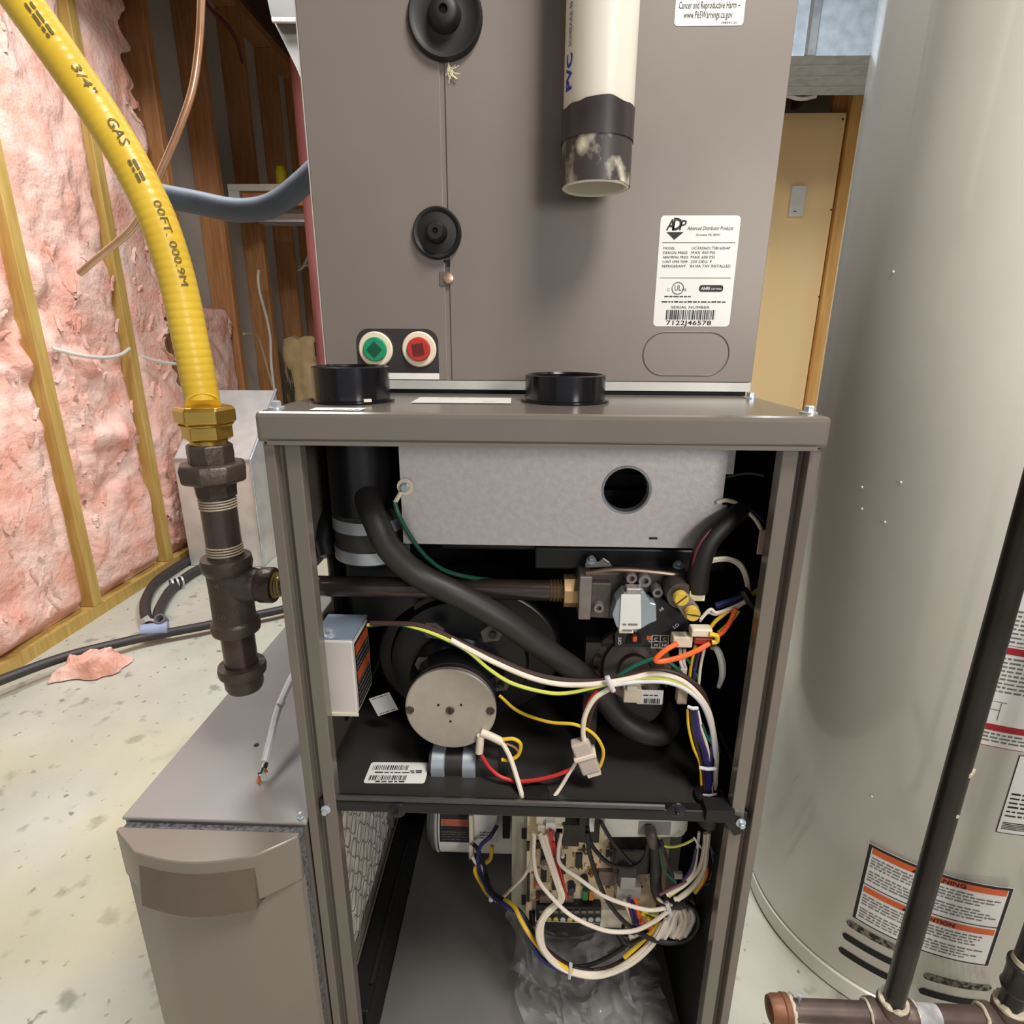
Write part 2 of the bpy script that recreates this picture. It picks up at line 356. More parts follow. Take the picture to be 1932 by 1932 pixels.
# floor duct box by the insulated wall
t = thing('floor_duct_box', 'shiny galvanised duct box standing on the floor against the insulation', 'duct', (-1.2, 1.72, 0))
SHINY = M('shiny_galvanised', (226, 224, 219), .28, .35, col2=(212, 210, 206), scale=18)
make('body', B().prism([(-1.08, 1.68, 0), (-1.08, 1.68, .44), (-1.08, 1.98, .68), (-1.08, 1.98, 0)], (-.30, 0, 0)), SHINY, t, smooth=0, bevel=.004)
make('edge_seam', B().tube([(-1.076, 1.676, .003), (-1.076, 1.676, .445), (-1.076, 1.975, .684)], .005, 6), GALVB, t)
make('front_seam', B().tube([(-1.378, 1.678, .443), (-1.08, 1.676, .443)], .005, 6), GALVB, t)
# steel column, shelf and things stored behind
RS = M('red_steel_column', (106, 50, 50), .4, col2=(142, 88, 86), scale=9, stretch=(1, 1, .25))
t = thing('steel_column', 'red painted steel post standing behind the coil case', 'column', (-.84, 2.0, 0))
make('post', B().cyl((-.848, 2.0, .012), (-.848, 2.0, 2.40), .05, seg=28), RS, t)
make('base_plate', B().box(-.93, -.76, 1.92, 2.08, 0, .012), RS, t, smooth=0)
make('cap_plate', B().box(-.93, -.76, 1.92, 2.08, 2.401, 2.436), RS, t, smooth=0)
t = thing('wall_shelf', 'wooden shelf with a white front edge between the studs', 'shelf', (-1.2, 2.5, 1.5))
SWH = M('shelf_white', (206, 200, 188), .5)
make('shelf_board', B().box(-1.425, -.93, 2.52, 2.80, 1.535, 1.552), M('shelf_board_wood', (206, 150, 74), .6, col2=(190, 134, 60), scale=8, stretch=(.5, 4, 4)), t, smooth=0)
make('front_edge', B().box(-1.43, -.93, 2.5, 2.519, 1.545, 1.572), SWH, t, smooth=0)
make('end_bracket', B().box(-1.43, -1.38, 2.5, 2.519, 1.46, 1.544), SWH, t, smooth=0)
make('lower_rail', B().box(-1.37, -.93, 2.505, 2.525, 1.485, 1.533), WOOD, t, smooth=0)
make('yellow_bottle', B().lathe((at(532, 345, y=2.62).x, 2.62, 1.5525), (0, 0, 1), [(.022, 0), (.026, .004), (.026, .095), (.020, .108), (.019, .12)], 18), M('yellow_plastic', (236, 214, 40), .4), label='small bright yellow container standing on the shelf', cat='container')
t = thing('shelf_light', 'slim metal strip fixture hung below the shelf beside the red post', 'fixture', (-1.1, 2.6, 1.35))
a0, a1 = at(492, 420, y=2.6), at(574, 422, y=2.6)
make('tray', B().box(a0.x, a1.x+.1, 2.56, 2.66, a0.z-.004, a0.z+.006), GALVB, t, smooth=0)
make('hood', B().prism([(a0.x, 2.57, a0.z+.007), (a1.x+.1, 2.57, a0.z+.007), (a1.x+.08, 2.57, a0.z+.06), (a0.x+.05, 2.57, a0.z+.05)], (0, .08, 0)), M('hood_grey', (140, 132, 118), .5, .3), t, smooth=0)
for s in (.05, .3): make('hanger', B().cyl((a0.x+s, 2.61, a0.z+.04), (a0.x+s, 2.61, 1.536), .002, seg=6), GALV, t)
# paper sack
def sack():
    t = thing('paper_sack', 'crumpled brown paper yard sack standing open by the back studs', 'bag', (-1.3, 2.98, 0))
    cx, cy = -1.30, 2.96; n = 44; nv = 40
    def f(a, c):
        th = a*2*math.pi; z = .885*c
        ex = .105*(1+.06*math.sin(5*th+z*6)); ey = .10
        k = 4; r = (abs(math.cos(th))**k+abs(math.sin(th))**k)**(-1/k)
        w = 1-.18*max(0, c-.8)*5*abs(math.sin(th))
        q = Vector((math.cos(th)*1.5, math.sin(th)*1.5, z*7)); dz = .02*noise.noise(q*1.3)*c+.03*c*c*noise.noise(Vector((th, 3, 5)))
        nn = .012*noise.fractal(q*1.6, 1, 2, 3)
        return (cx+math.cos(th)*r*(ex+nn)*w-.03*c, cy+math.sin(th)*r*(ey+nn)*w, z+dz)
    KR = M('kraft_paper', (198, 168, 122), .8, col2=(182, 150, 104), scale=14)
    make('sack_wall', B().grid(n, nv, f), KR, t, smooth=60)
    make('sack_bottom', B().box(cx-.09, cx+.09, cy-.08, cy+.08, .0, .006), KR, t, smooth=0)
    make('contents', B().box(cx-.10, cx+.05, cy-.06, cy+.06, .70, .80), BLACK, t, smooth=0)
    b = B(); rnd = random.Random(3)
    for i in range(5):
        s = [(rnd.uniform(-.06, -.01), rnd.uniform(.5, .74)) for _ in range(5)]
        b.tube(cr([(cx-.035+u, cy-.128, z) for u, z in s], 5), .0022, 5)
    make('printed_scrawl', b, M('dark_green_ink', (46, 52, 44), .7), t)
sack()
make('blue_lid', B().lathe((-1.02, 2.9, .93), (-.35, -1, 0), [(.10, 0), (.105, .012), (.09, .02), (.085, .014), (.0, .014)], 32, caps=False), M('blue_plastic', (38, 66, 120), .4), label='round dark blue plastic lid hanging behind the red post', cat='lid')
# wires along the far studs
CW = M('grey_white_cable')
def pc(L, y): return cr([at(a, b_, y=y) for a, b_ in L])
def pcx(L, x): return cr([at(a, b_, x=x) for a, b_ in L])
make('hanging_cable', B().tube(pcx([(488, 510), (487, 530), (492, 560), (503, 600), (510, 640), (512, 690), (520, 755)], -1.40), .007, 8), CW, label='long white cable dangling from a hole in the bare wood stud', cat='cable')
make('hanging_cable', B().tube(pcx([(460, 630), (478, 632), (490, 645), (503, 690), (514, 730)], -1.41), .006, 8), M('tan_cable', (184, 164, 136), .5), label='tan cable curving down beside the bare stud', cat='cable')
make('cross_cable', B().tube(pc([(508, 512), (520, 505), (545, 500), (565, 502), (590, 498)], 3.3), .008, 8), CW, label='white cable strung across the far studs above the paper sack', cat='cable')
make('cross_cable', B().tube(pc([(556, 510), (570, 505), (584, 478)], 3.28), .008, 8), CW, label='short white cable crossing the strung cable beside the red post', cat='cable')
make('red_wire_line', B().tube(pcx([(385, 0), (400, 20), (430, 50), (448, 80), (458, 120)], -1.38), .008, 6), M('dark_red_cable', (112, 34, 52), .5), label='dark red wire sagging under the joists near the copper tube', cat='cable')
b = B(); rnd = random.Random(11)
for k in range(9):
    x = -1.13+rnd.uniform(-.05, .09); b.tube(cr([(x, 2.9, .2), (x+rnd.uniform(-.03, .03), 2.88, .5), (x+rnd.uniform(-.06, .06), 2.86, .83+rnd.uniform(-.05, .05)), (x+rnd.uniform(-.09, .09), 2.84, .80)], 5), .006, 6)
make('wire_tangle', b, M('tangle_black', (40, 36, 32), .6), label='tangle of black wires and twigs behind the paper sack', cat='wires', kind='stuff')
# ---- hoses on the floor
HB = M('black_hose', (52, 47, 46), .5, scale=30)
P = [at(px, py, z=zz) for px, py, zz in ((-60, 1310, .05), (0, 1284, .05), (120, 1240, .045), (230, 1212, .035), (290, 1199, .03), (400, 1178, .03), (470, 1163, .03), (540, 1148, .03), (640, 1120, .03))]
make('floor_hose', B().tube(cr(P), .0135, 12), HB, label='thin black hose running straight across the concrete floor', cat='hose')
for L, lb in (([(372, 1046), (330, 1072), (295, 1098), (276, 1130), (275, 1160), (288, 1188)], 'black hose looping to the bottom plate of the insulated wall'),
              ([(392, 1066), (360, 1082), (325, 1110), (303, 1145), (297, 1172)], 'shorter black hose curving beside the floor duct box')):
    Q = [at(px, py, z=.022) for px, py in L]
    make('loop_hose', B().tube(cr(Q), .0165, 12), HB, label=lb, cat='hose')
c = at(292, 1195, z=.03)
t = thing('hose_connector', 'blue grey plastic tee joining the black hoses on the floor', 'connector', c)
make('tee_body', B().cyl(c+Vector((-.03, -.012, .012)), c+Vector((.035, .014, .012)), .021, seg=16), M('blue_grey_plastic', (150, 160, 188), .4), t)
make('open_end', B().lathe(c+Vector((.012, .03, .022)), (.1, -.5, .6), [(.012, 0), (.0165, .0), (.0165, .03), (.011, .03), (.010, .01)], 16, caps=False), M('grey_barb', (96, 92, 96), .4), t)
p = at(284, 1180, z=.03)
make('hose_clamp', B().lathe(p, (.35, -.9, .1), [(.0175, -.008), (.0195, -.008), (.0195, .008), (.0175, .008)], 20, caps=False).obox(p+Vector((-.018, 0, .018)), (.01, 0, .006), (0, .012, 0), (-.003, 0, .006)), GALV, t)
p = at(324, 1102, z=.03)
tg = B()
for k in range(3): tg.lathe(p+Vector((.01*k, .014*k, 0)), (.6, .75, 0), [(.017, -.003), (.0195, -.003), (.0195, .003), (.017, .003)], 18, caps=False)
make('spring_clamp', tg, GALV, label='small spring clamp around the looping black hose', cat='clamp')
# ================================================================== furnace cabinet
HW = .2225
t = FUR = thing('furnace', 'tall grey gas furnace cabinet with its front doors taken off', 'furnace', (0, .35, 0))
for s, n in ((-1, 'front_post'), (1, 'front_post')):
    prof = [(0, 0), (.0088, 0), (.0092, .011), (.0155, .011), (.016, .003), (.0285, .003), (.0285, .016), (.0268, .016), (.0268, .005), (.0176, .005), (.0170, .0128), (.0075, .0128), (.0072, .0018), (.0015, .0018), (.0015, .03), (0, .03)]
    P = [(s*(HW-a), c, .0) for a, c in prof]
    if s > 0: P = P[::-1]
    make(n, B().prism(P, (0, 0, .8125)), PAINT, t, smooth=0, bevel=.0008)
def panel(name, y0, y1, z0, z1, x=-HW): make(name, B().box(x, x+.0016*(-1 if x > 0 else 1), y0, y1, z0, z1), PAINT, t, smooth=0)
# left side: gas entry hole and the return opening are left out of the sheet
for a in ((.0305, .052, .46, .8125), (.115, .74, .46, .8125), (.052, .115, .46, .618), (.052, .115, .672, .8125), (.0305, .74, 0, .115), (.0305, .74, .40, .46), (.33, .74, .115, .40)):
    panel('side_panel', *a)
panel('side_panel', .0305, .74, 0, .8125, HW)
make('back_panel', B().box(-HW+.002, HW-.002, .738, .74, 0, .8125), PAINT, t, smooth=0)
make('black_liner', B().box(-.2195, -.217, .02, .05, .462, .81).box(-.2195, -.217, .117, .30, .462, .81).box(.217, .2195, .02, .30, .462, .81).box(-.219, .219, .29, .30, .462, .81), BLACK, t, smooth=0)
make('lower_liner', B().box(-.2195, -.192, .03, .7, .038, .1145).box(-.2195, -.19, .332, .7, .116, .43).box(.20, .2195, .03, .7, .038, .445).box(-.19, .199, .69, .70, .05, .44), BLACK, t, smooth=0, bevel=.003)
make('base_pan', B().box(-.191, .199, .02, .69, .03, .04), PANMET, t, smooth=0)
# top cap with turned-down front edge
make('top_cap', B().box(-.226, .226, -.003, .74, .8128, .838), PAINT, t, smooth=0, bevel=.004)
make('cap_lip', B().box(-.217, .217, -.0045, -.003, .8118, .8150), PAINT, t, smooth=0)
SCREW = None
def hexscrew(name, loc, parent, axis=(0, 0, 1), r=.0042, mat=GALVB):
    b = B().lathe(loc, axis, [(r*1.6, 0), (r*1.6, .0012), (r*1.05, .0016)], 16).lathe(Vector(loc)+Vector(axis).normalized()*.0014, axis, [(r, 0), (r, .0042), (r*.8, .0048)], 6)
    return make(name, b, mat, parent)
for px, py in ((503, 771), (1543, 781), (1418, 752)):
    q = at(px, py, z=.838); hexscrew('screw', (max(-.217, min(.217, q.x)), q.y+.003, .838), t)
for (cx, cy, r, h) in ((-.172, .083, .0345, .031), (.0255, .098, .0375, .024)):
    make('vent_collar', B().lathe((cx, cy, .838), (0, 0, 1), [(r-.003, -.01), (r+.004, 0), (r+.004, .0022), (r, .003), (r, h), (r-.003, h+.001), (r-.0045, h-.001), (r-.0045, -.01)], 48, caps=False), GLOSSBLK, t)
make('collar_notch', B().obox((-.1505, .0545, .8405), (.0028, .002, 0), (.0012, -.0018, 0), (0, 0, .0022)), NYLON, t, smooth=0)
f = plane(at(775, 761, z=.838), (1, .02, 0), (-.02, 1, 0), (0, 0, 1))
b = B(); rect(b, f, 0, 0, .090, .05); st = make('label_sticker', b, WHITE, t, smooth=0); b = B(); lines(b, f, .064, .08, .008, .002, .0009); lines(b, f, .02, .05, .035, .0012, .0009); make('lettering', b, GREYINK, st, smooth=0)
f = plane(at(582, 775, z=.838), (1, .0, 0), (0, 1, 0), (0, 0, 1))
b = B(); rect(b, f, 0, 0, .042, .018); st = make('label_sticker', b, WHITE, t, smooth=0); b = B(); lines(b, f, .018, .04, .004, .0025, .0009); make('lettering', b, GREYINK, st, smooth=0)
# deck between burner and blower compartments
gq = at(1341, 1532, y=.022)
make('deck', B().box(-.217, gq.x-.013, .0165, .29, .4445, .449).box(gq.x-.013, gq.x+.013, .04, .29, .4445, .449).box(gq.x+.013, .217, .0165, .29, .4445, .449), DECK, t, smooth=0)
q = at(1012, 1512, y=.02); make('wire_grommet', B().lathe((q.x, .026, .449), (0, 0, 1), [(.0135, 0), (.0135, .0022), (.011, .003), (.006, .003)], 24), RUBBER, t)
b = B().box(-.212, .212, .004, .016, .4405, .4535)
make('deck_rail', b, BLKMET, t, smooth=0, bevel=.002)
make('rail_bead', B().tube([(-.204, .006, .4563), (.13, .006, .4563)], .0028, 8).tube([(.172, .006, .4563), (.198, .006, .4563)], .0028, 8), M('rail_highlight', (96, 94, 92), .3, .7), t)  # lighter bead paints the highlight along the rail's top edge
for px in (748, 1277):
    q = at(px, 1531, y=.003); hexscrew('rail_screw', (q.x, .0035, q.z+.001), t, (0, -1, 0), .0022, BLKMET)
    make('rail_dimple', B().lathe((q.x, .004, q.z), (0, -1, 0), [(.009, 0), (.0075, .0012), (.004, .0015)], 20), BLKMET, t)
q = at(618, 1529, y=.001); hexscrew('rail_screw', (-.2045, .0025, q.z), t, (0, -1, 0), .003)
q = at(1398, 1538, y=.001); make('rail_bracket', B().prism([(.180, .001, .458), (.203, .001, .452), (.207, .001, .434), (.198, .001, .430)], (0, -.0015, 0)), BLKMET, t, smooth=0)
hexscrew('rail_screw', (.2025, -.0008, .447), t, (0, -1, 0), .003)
b = B(); f = plane(at(685, 1478, z=.4493), (1, .03, 0), (.02, 1, 0), (0, 0, 1)); rrect(b, f, 0, 0, .064, .031, .003); st = make('barcode_sticker', b, WHITE, t, smooth=0)
b = B(); barcode(b, f, .004, .044, .004, .011); barcode(b, f, .004, .042, .019, .026); lines(b, f, .012, .046, .0012, .002); lines(b, f, .008, .058, .0145, .002); lines(b, f, .045, .058, .017, .002); make('lettering', b, INK, st, smooth=0)
gq = at(1341, 1532, y=.022)
make('grommet', B().lathe((gq.x, .026, .4405), (0, 0, 1), [(.010, -.022), (.0125, -.001), (.0125, .009), (.0165, .0095), (.0165, .0145), (.011, .017), (.009, .0)], 24, caps=False).box(gq.x-.013, gq.x+.014, -.001, .016, .446, .4605), RUBBER, t)
make('foam_strip', B().tube(cr([(-.196, .06, .1165), (-.194, .2, .1165), (-.191, .32, .1165)]), .003, 6), RUBBER, t)
# ================================================================== coil case on top
YC = .166
t = COIL = thing('coil_case', 'grey evaporator coil cabinet standing on the furnace top', 'coil cabinet', (0, .43, .838))
make('case', B().box(-HW, HW, YC+.0006, .70, .852, 1.62), COILP, t, smooth=0)
make('front_panel', B().box(-HW, -.0945, YC-.0012, YC+.0005, .852, 1.62), COILP, t, smooth=0, bevel=.0006)
make('front_panel', B().box(-.0898, HW, YC-.0012, YC+.0005, .852, 1.62), COILP, t, smooth=0, bevel=.0006)
make('bright_corner', B().box(-HW-.0012, -HW-.0002, YC-.0012, .66, .852, 1.62), M('cut_edge', (214, 205, 198), .35, .5), t, smooth=0)
make('base_flange', B().box(-.2215, .2215, YC-.0022, .70, .8425, .8515), M('flange_metal', (200, 200, 192), .4, .2, col2=(184, 184, 178), scale=20), t, smooth=0)
make('base_gap', B().box(-.219, .219, YC+.003, .70, .8382, .8423), BLACK, t, smooth=0)  # black strip stands in for the shaded gap under the flange
make('plenum', B().box(-HW+.004, HW-.004, YC+.006, .69, 1.621, 2.435), GALVB, t, smooth=0)
def grommet(c, r, parent):
    c = Vector((c.x, YC-.0013, c.z))
    make('rubber_grommet', B().lathe(c, (0, -1, 0), [(r, 0), (r*1.0, .004), (r*.94, .0062), (r*.84, .0055), (r*.80, .0045), (r*.45, .006), (r*.38, .013), (r*.30, .016), (r*.12, .016), (r*.1, .012)], 44), RUBBER, parent, smooth=50)
grommet(at(841, 36, y=YC), .0335, t); grommet(at(826, 441, y=YC), .0238, t)
q = at(808, 437, y=YC-.007); make('grommet_hole', B().cyl(q, q+Vector((0, .002, 0)), .0024, seg=12), BLACK, t)
q = at(844, 527, y=YC)
make('latch_plate', B().box(q.x-.0075, q.x+.003, YC-.0022, YC-.0013, q.z-.006, q.z+.007), M('latch_dark', (92, 84, 78), .5), t, smooth=0)  # small dark hook plate beside the screw
make('brass_screw', B().lathe((q.x+.0015, YC-.0014, q.z+.0005), (0, -1, 0), [(.0052, 0), (.0048, .002), (.002, .003)], 16), COPPER, t)
q = at(846, 497, y=YC); make('small_clip', B().box(q.x-.001, q.x+.002, YC-.0025, YC-.0014, q.z-.003, q.z+.003).box(q.x-.004, q.x-.002, YC-.0025, YC-.0014, q.z+.001, q.z+.003), BLACK, t, smooth=0)
b = B(); rnd = random.Random(5); q = at(846, 140, y=YC-.002)
for k in range(22):
    e = Vector((rnd.uniform(-.004, .018) if k % 3 else rnd.uniform(0, .02), -rnd.uniform(.001, .004), rnd.uniform(-.008, .012))); b.tube([q+Vector((0, 0, rnd.uniform(-.008, .01))), q+e*.3+Vector((0, -.0006, .001)), q+e*.6], .00022, 4)
make('fibre_tuft', b, M('yellow_fibre', (226, 222, 180), .8), t)
# connection plate with the green and red plugs
fz = plane((0, YC-.0012, 0))
a0, a1 = at(672, 620, y=YC), at(829, 704, y=YC); zb = at(750, 719, y=YC).z+.001
b = B(); P = []
R_ = .013
for cx, cz, a in ((a1.x-R_, a0.z-R_, 0), (a0.x+R_, a0.z-R_, 90)):
    for k in range(9):
        th = math.radians(a+90*k/8); P.append((cx+R_*math.cos(th), YC-.0013, cz+R_*math.sin(th)))
P += [(a0.x, YC-.0013, a1.z), (a1.x, YC-.0013, a1.z)]
b.prism(P, (0, -.0008, 0)); pl = make('connection_plate', b, M('dark_plate', (46, 42, 40), .5), t, smooth=0)
make('white_band', B().box(a0.x+.001, a1.x, YC-.0021, YC-.0013, max(.8525, zb), a1.z), WHITE, pl, smooth=0)
for (px, py, cm, nm, ro) in ((709, 659, (28, 138, 96), 'green', 45), (791, 659, (178, 52, 42), 'red', 8)):
    q = at(px, py, y=YC-.003); c = Vector((q.x, YC-.0021, q.z))
    pg = make('plug_ring', B().lathe(c, (0, -1, 0), [(.0178, 0), (.0178, .0016), (.0165, .003), (.0122, .003), (.0122, .0)], 36, caps=False), NYLON, pl)
    m1 = M('plug_'+nm, cm, .35); m2 = M('plug_dark_'+nm, tuple(int(v*.55) for v in cm), .5)
    pc_ = B().lathe(c, (0, -1, 0), [(.012, 0), (.012, .0055), (.0112, .0065)], 32)
    make('plug_cap', pc_, m1, pl)
    a = math.radians(ro); u = Vector((math.cos(a), 0, math.sin(a))); w = Vector((-math.sin(a), 0, math.cos(a)))
    make('plug_socket', B().obox(c+Vector((0, -.0068, 0)), u*.0056, w*.0056, (0, .0006, 0)), m2, pl, smooth=0)
# knockout outline
b = B(); x0, x1, z0, z1 = .1085, .196, .8585, .9015; r = (z1-z0)/2
P = [(x1-r+r*math.cos(th), YC-.0013, (z0+z1)/2+r*math.sin(th)) for th in [math.pi*(-.5+k/14) for k in range(15)]]+[(x0+r-r*math.cos(th), YC-.0013, (z0+z1)/2-r*math.sin(th)) for th in [math.pi*(-.5+k/14) for k in range(15)]]
b.tube(P+P[:1], .0007, 5, caps=False); make('knockout_outline', b, M('knockout_line', (104, 97, 91), .5, .2), t)
# rating label
u0, u1, v0, v1 = at(1234, 600, y=YC).x, at(1395, 430, y=YC).x-.0, at(1300, 616, y=YC).z, at(1320, 407, y=YC).z
u0 = .1165
b = B(); rrect(b, fz, u0, v0, u1, v1, .004); lab = make('rating_label', b, WHITE, t, smooth=0)
W_, H_ = u1-u0, v1-v0
def g(a, c, h): return fz(u0+a*W_, v1-c*H_, h)
def tx(b, s, u, v, h, w=None, **k): text(b, s, fz, u0+u*W_, v1-v*H_, h*H_, w*W_ if w else None, **k)
b = B()
tx(b, 'A', .075, .125, .095, .10, shear=.25, bold=.02); tx(b, 'D', .15, .125, .105, .12, shear=.15, bold=.03); tx(b, 'P', .24, .125, .085, .09, shear=.25, bold=.01)
b.poly([g(.085, .143, .0006), g(.19, .21, .0006), g(.30, .143, .0006)])
tx(b, 'Advanced Distributor Products', .34, .125, .032, .58, shear=.3); tx(b, 'Grenada MS 38901', .46, .175, .018, .30)
for k, (l, r) in enumerate((('MODEL:', 'UC33036D175B1605AP'), ('DESIGN PRESS', 'MAX 450 PSI'), ('ABNORMAL PRESS.', 'MAX 600 PSI'), ('CONT OPER TEMP.', '250 DEG. F'), ('REFRIGERANT:', 'R410A TXV INSTALLED'))):
    tx(b, l, .06, .295+k*.04, .022, min(.33, .026*len(l))); tx(b, r, .42, .295+k*.04, .024, .027*len(r))
rect(b, fz, u0+.04*W_, v1-.237*H_, u1-.04*W_, v1-.233*H_); rect(b, fz, u0+.04*W_, v1-.552*H_, u1-.04*W_, v1-.548*H_)
tx(b, 'UL', .245, .665, .05, .085); tx(b, 'C', .15, .67, .025); tx(b, 'US', .345, .67, .025)
tx(b, 'SERIAL NUMBER', .22, .83, .022, .5); tx(b, '7122J46578', .17, .985, .042, .59, bold=.01)
lines(b, fz, u0+.12*W_, u0+.47*W_, v1-.725*H_, .0012); lines(b, fz, u0+.09*W_, u0+.93*W_, v1-.775*H_, .0013)
barcode(b, fz, u0+.16*W_, u0+.80*W_, v1-.935*H_, v1-.845*H_)
c = Vector((.285, 0, .645)); ring = [g(.285+.078*math.cos(th), .645+.057*math.sin(th), .0006) for th in [2*math.pi*k/28 for k in range(28)]]
ri = [g(.285+.070*math.cos(th), .645+.051*math.sin(th), .0006) for th in [2*math.pi*k/28 for k in range(28)]]
b.add(ring+ri, [(k, (k+1) % 28, 28+(k+1) % 28, 28+k) for k in range(28)])
make('lettering', b, INK, lab, smooth=0)
b = B(); rrect(b, fz, u0+.56*W_, v1-.675*H_, u0+.87*W_, v1-.615*H_, .0025, .0006); make('certified_badge', b, INK, lab, smooth=0)
b = B(); tx(b, 'AHRI', .58, .66, .03, .12, lift=.0009, shear=.2, bold=.02); tx(b, 'CERTIFIED', .71, .658, .016, .14, lift=.0009); make('badge_lettering', b, WHITE, lab, smooth=0)
# warning label at the top
q0, q1 = at(1271, 51, y=YC), at(1407, 10, y=YC); zt = q0.z+.085
b = B(); rrect(b, fz, q0.x, q0.z, q1.x-.001, zt, .003); lab = make('warning_label', b, WHITE, t, smooth=0)
b = B(); wl_ = q1.x-q0.x-.001
text(b, 'Cancer and Reproductive Harm \u2013', fz, q0.x+.05*wl_, q0.z+.0127, .0052, wl_*.88); text(b, 'www.P65Warnings.ca.gov', fz, q0.x+.13*wl_, q0.z+.0057, .0052, wl_*.70); text(b, '398991101', fz, q0.x+.68*wl_, q0.z+.0012, .0018, wl_*.23)
for k in range(4): lines(b, fz, q0.x+.3*wl_, q1.x-.12*wl_, q0.z+.024+k*.008, .004)
make('lettering', b, INK, lab, smooth=0)
b = B(); b.poly([fz(q0.x+.14*wl_, q0.z+.0205, .0006), fz(q0.x+.28*wl_, q0.z+.0205, .0006), fz(q0.x+.21*wl_, q0.z+.030, .0006)]); make('yellow_triangle', b, M('warn_yellow', (212, 188, 60), .5), lab, smooth=0)
# ================================================================== pvc vent pipe
t = thing('pvc_pipe', 'white plastic vent pipe with black cement stains on its cut end', 'pipe', (.0485, .124, 1.023))
c = (.0482, .124, 0); r = .0302
make('pipe', B().lathe(c, (0, 0, 1), [(r-.0045, 2.43), (r-.0045, 1.0235), (r-.002, 1.0222), (r-.0005, 1.0232), (r-.0005, 1.08), (r, 1.081), (r, 2.43)], 48, caps=False), PVC, t)
b = B()
def ce(a, k):
    th = 2*math.pi*a; z0 = 1.0235+.002*noise.noise(Vector((math.cos(th)*2, math.sin(th)*2, 1))); z1 = 1.058
    z = z0+(z1-z0)*k; return (c[0]+(r+.0004)*math.cos(th), c[1]+(r+.0004)*math.sin(th), z)
b.grid(64, 6, ce); make('stained_end', b, M('smeared_cement', (62, 56, 54), .4, col2=(206, 196, 176), scale=55, stretch=(1, 1, .6), lo=.50, hi=.68), t)
b = B()
def cf(a, k):
    th = 2*math.pi*a; z1 = 1.083+.0028*noise.noise(Vector((math.cos(th)*2.5, math.sin(th)*2.5, 7)))+.001*math.sin(3*th); z = 1.0575+(z1-1.0575)*k
    return (c[0]+(r+.0011)*math.cos(th), c[1]+(r+.0011)*math.sin(th), z)
b.grid(64, 5, cf); make('cement_band', b, M('black_cement', (58, 51, 50), .35, col2=(44, 39, 38), scale=30), t)
def fp(u, v, h): a = math.radians(-122)-v/r; return Vector((c[0]+(r+h)*math.cos(a), c[1]+(r+h)*math.sin(a), 1.093+u))
b = B(); text(b, 'PVC', fp, .0, .012, .0085, .026, lift=.0005, bold=.03); text(b, 'SCHEDULE 40', fp, .031, .0135, .004, .03, lift=.0005); lines(b, fp, .064, .12, .013, .0032, .0005); make('blue_print', b, BLUEINK, t, smooth=0)
# ================================================================== filter cabinet at the left
t = thing('filter_cabinet', 'low grey air filter cabinet standing beside the furnace', 'filter cabinet', (-.32, .3, 0))
make('body', B().box(-.41, -.238, 0.0, .66, 0, .427), PAINT, t, smooth=0)
make('side_flange', B().box(-.2378, -.2245, 0, .028, 0, .427).box(-.2378, -.2245, .028, .66, .402, .427).box(-.2378, -.2245, .028, .66, 0, .11).box(-.2378, -.2245, .305, .66, .11, .402), PAINT, t, smooth=0)
make('lid', B().box(-.412, -.2242, -.002, .662, .4275, .431), M('lid_paint', (148, 145, 142), .32, .2, scale=6), t, smooth=0, bevel=.0012)
make('door_seal', B().box(-.408, -.2282, -.0075, -.0005, .02, .424), M('foam_grey', (60, 60, 62), .9, col2=(120, 120, 124), scale=260), t, smooth=0)
def bow(o, n=9): return [(-.411+o*.3, -.0135), (-.377+o*.5, -.037+o)]+[(-.377+(.377-.261)*k/n, -.037-.0095*math.sin(math.pi*k/n)+o) for k in range(1, n)]+[(-.261-o*.5, -.037+o), (-.2285-o*.3, -.0135), (-.2285, -.008), (-.411, -.008)]
dr = M('door_paint', (132, 122, 112), .3, .12, scale=5)
d = make('door_cover', B().prism([(x, y, .01) for x, y in bow(.008)], (0, 0, .362)), dr, t, smooth=25)
make('door_head', B().prism([(x, y, .372) for x, y in bow(0)], (0, 0, .054)), dr, t, smooth=25, bevel=.0015)
gp = [(-.374+(.112)*k/8, -.0372-.0095*math.sin(math.pi*k/8)) for k in range(9)]
b = B(); n = len(gp)
V = [(x, y-.0005, .412) for x, y in gp]+[(x, y-.0075, .369) for x, y in gp]+[(x, y+.012, .412) for x, y in gp]+[(x, y+.012, .363) for x, y in gp]
F = [(k, k+1, n+k+1, n+k) for k in range(n-1)]+[(n+k, n+k+1, 3*n+k+1, 3*n+k) for k in range(n-1)]+[(2*n+k, 2*n+k+1, k+1, k) for k in range(n-1)]+[(0, n, 3*n, 2*n), (n-1, 3*n-1, 4*n-1, 2*n-1)]
b.add(V, F); make('door_grip', b, M('grip_paint', (104, 90, 79), .35, .12), t, smooth=30)
q = at(484, 1406, z=.431); make('lid_hole', B().cyl((q.x, q.y, .4310), (q.x, q.y, .4316), .003, seg=10), BLACK, t); hexscrew('screw', (-.232, .004, .4315), t, r=.002)
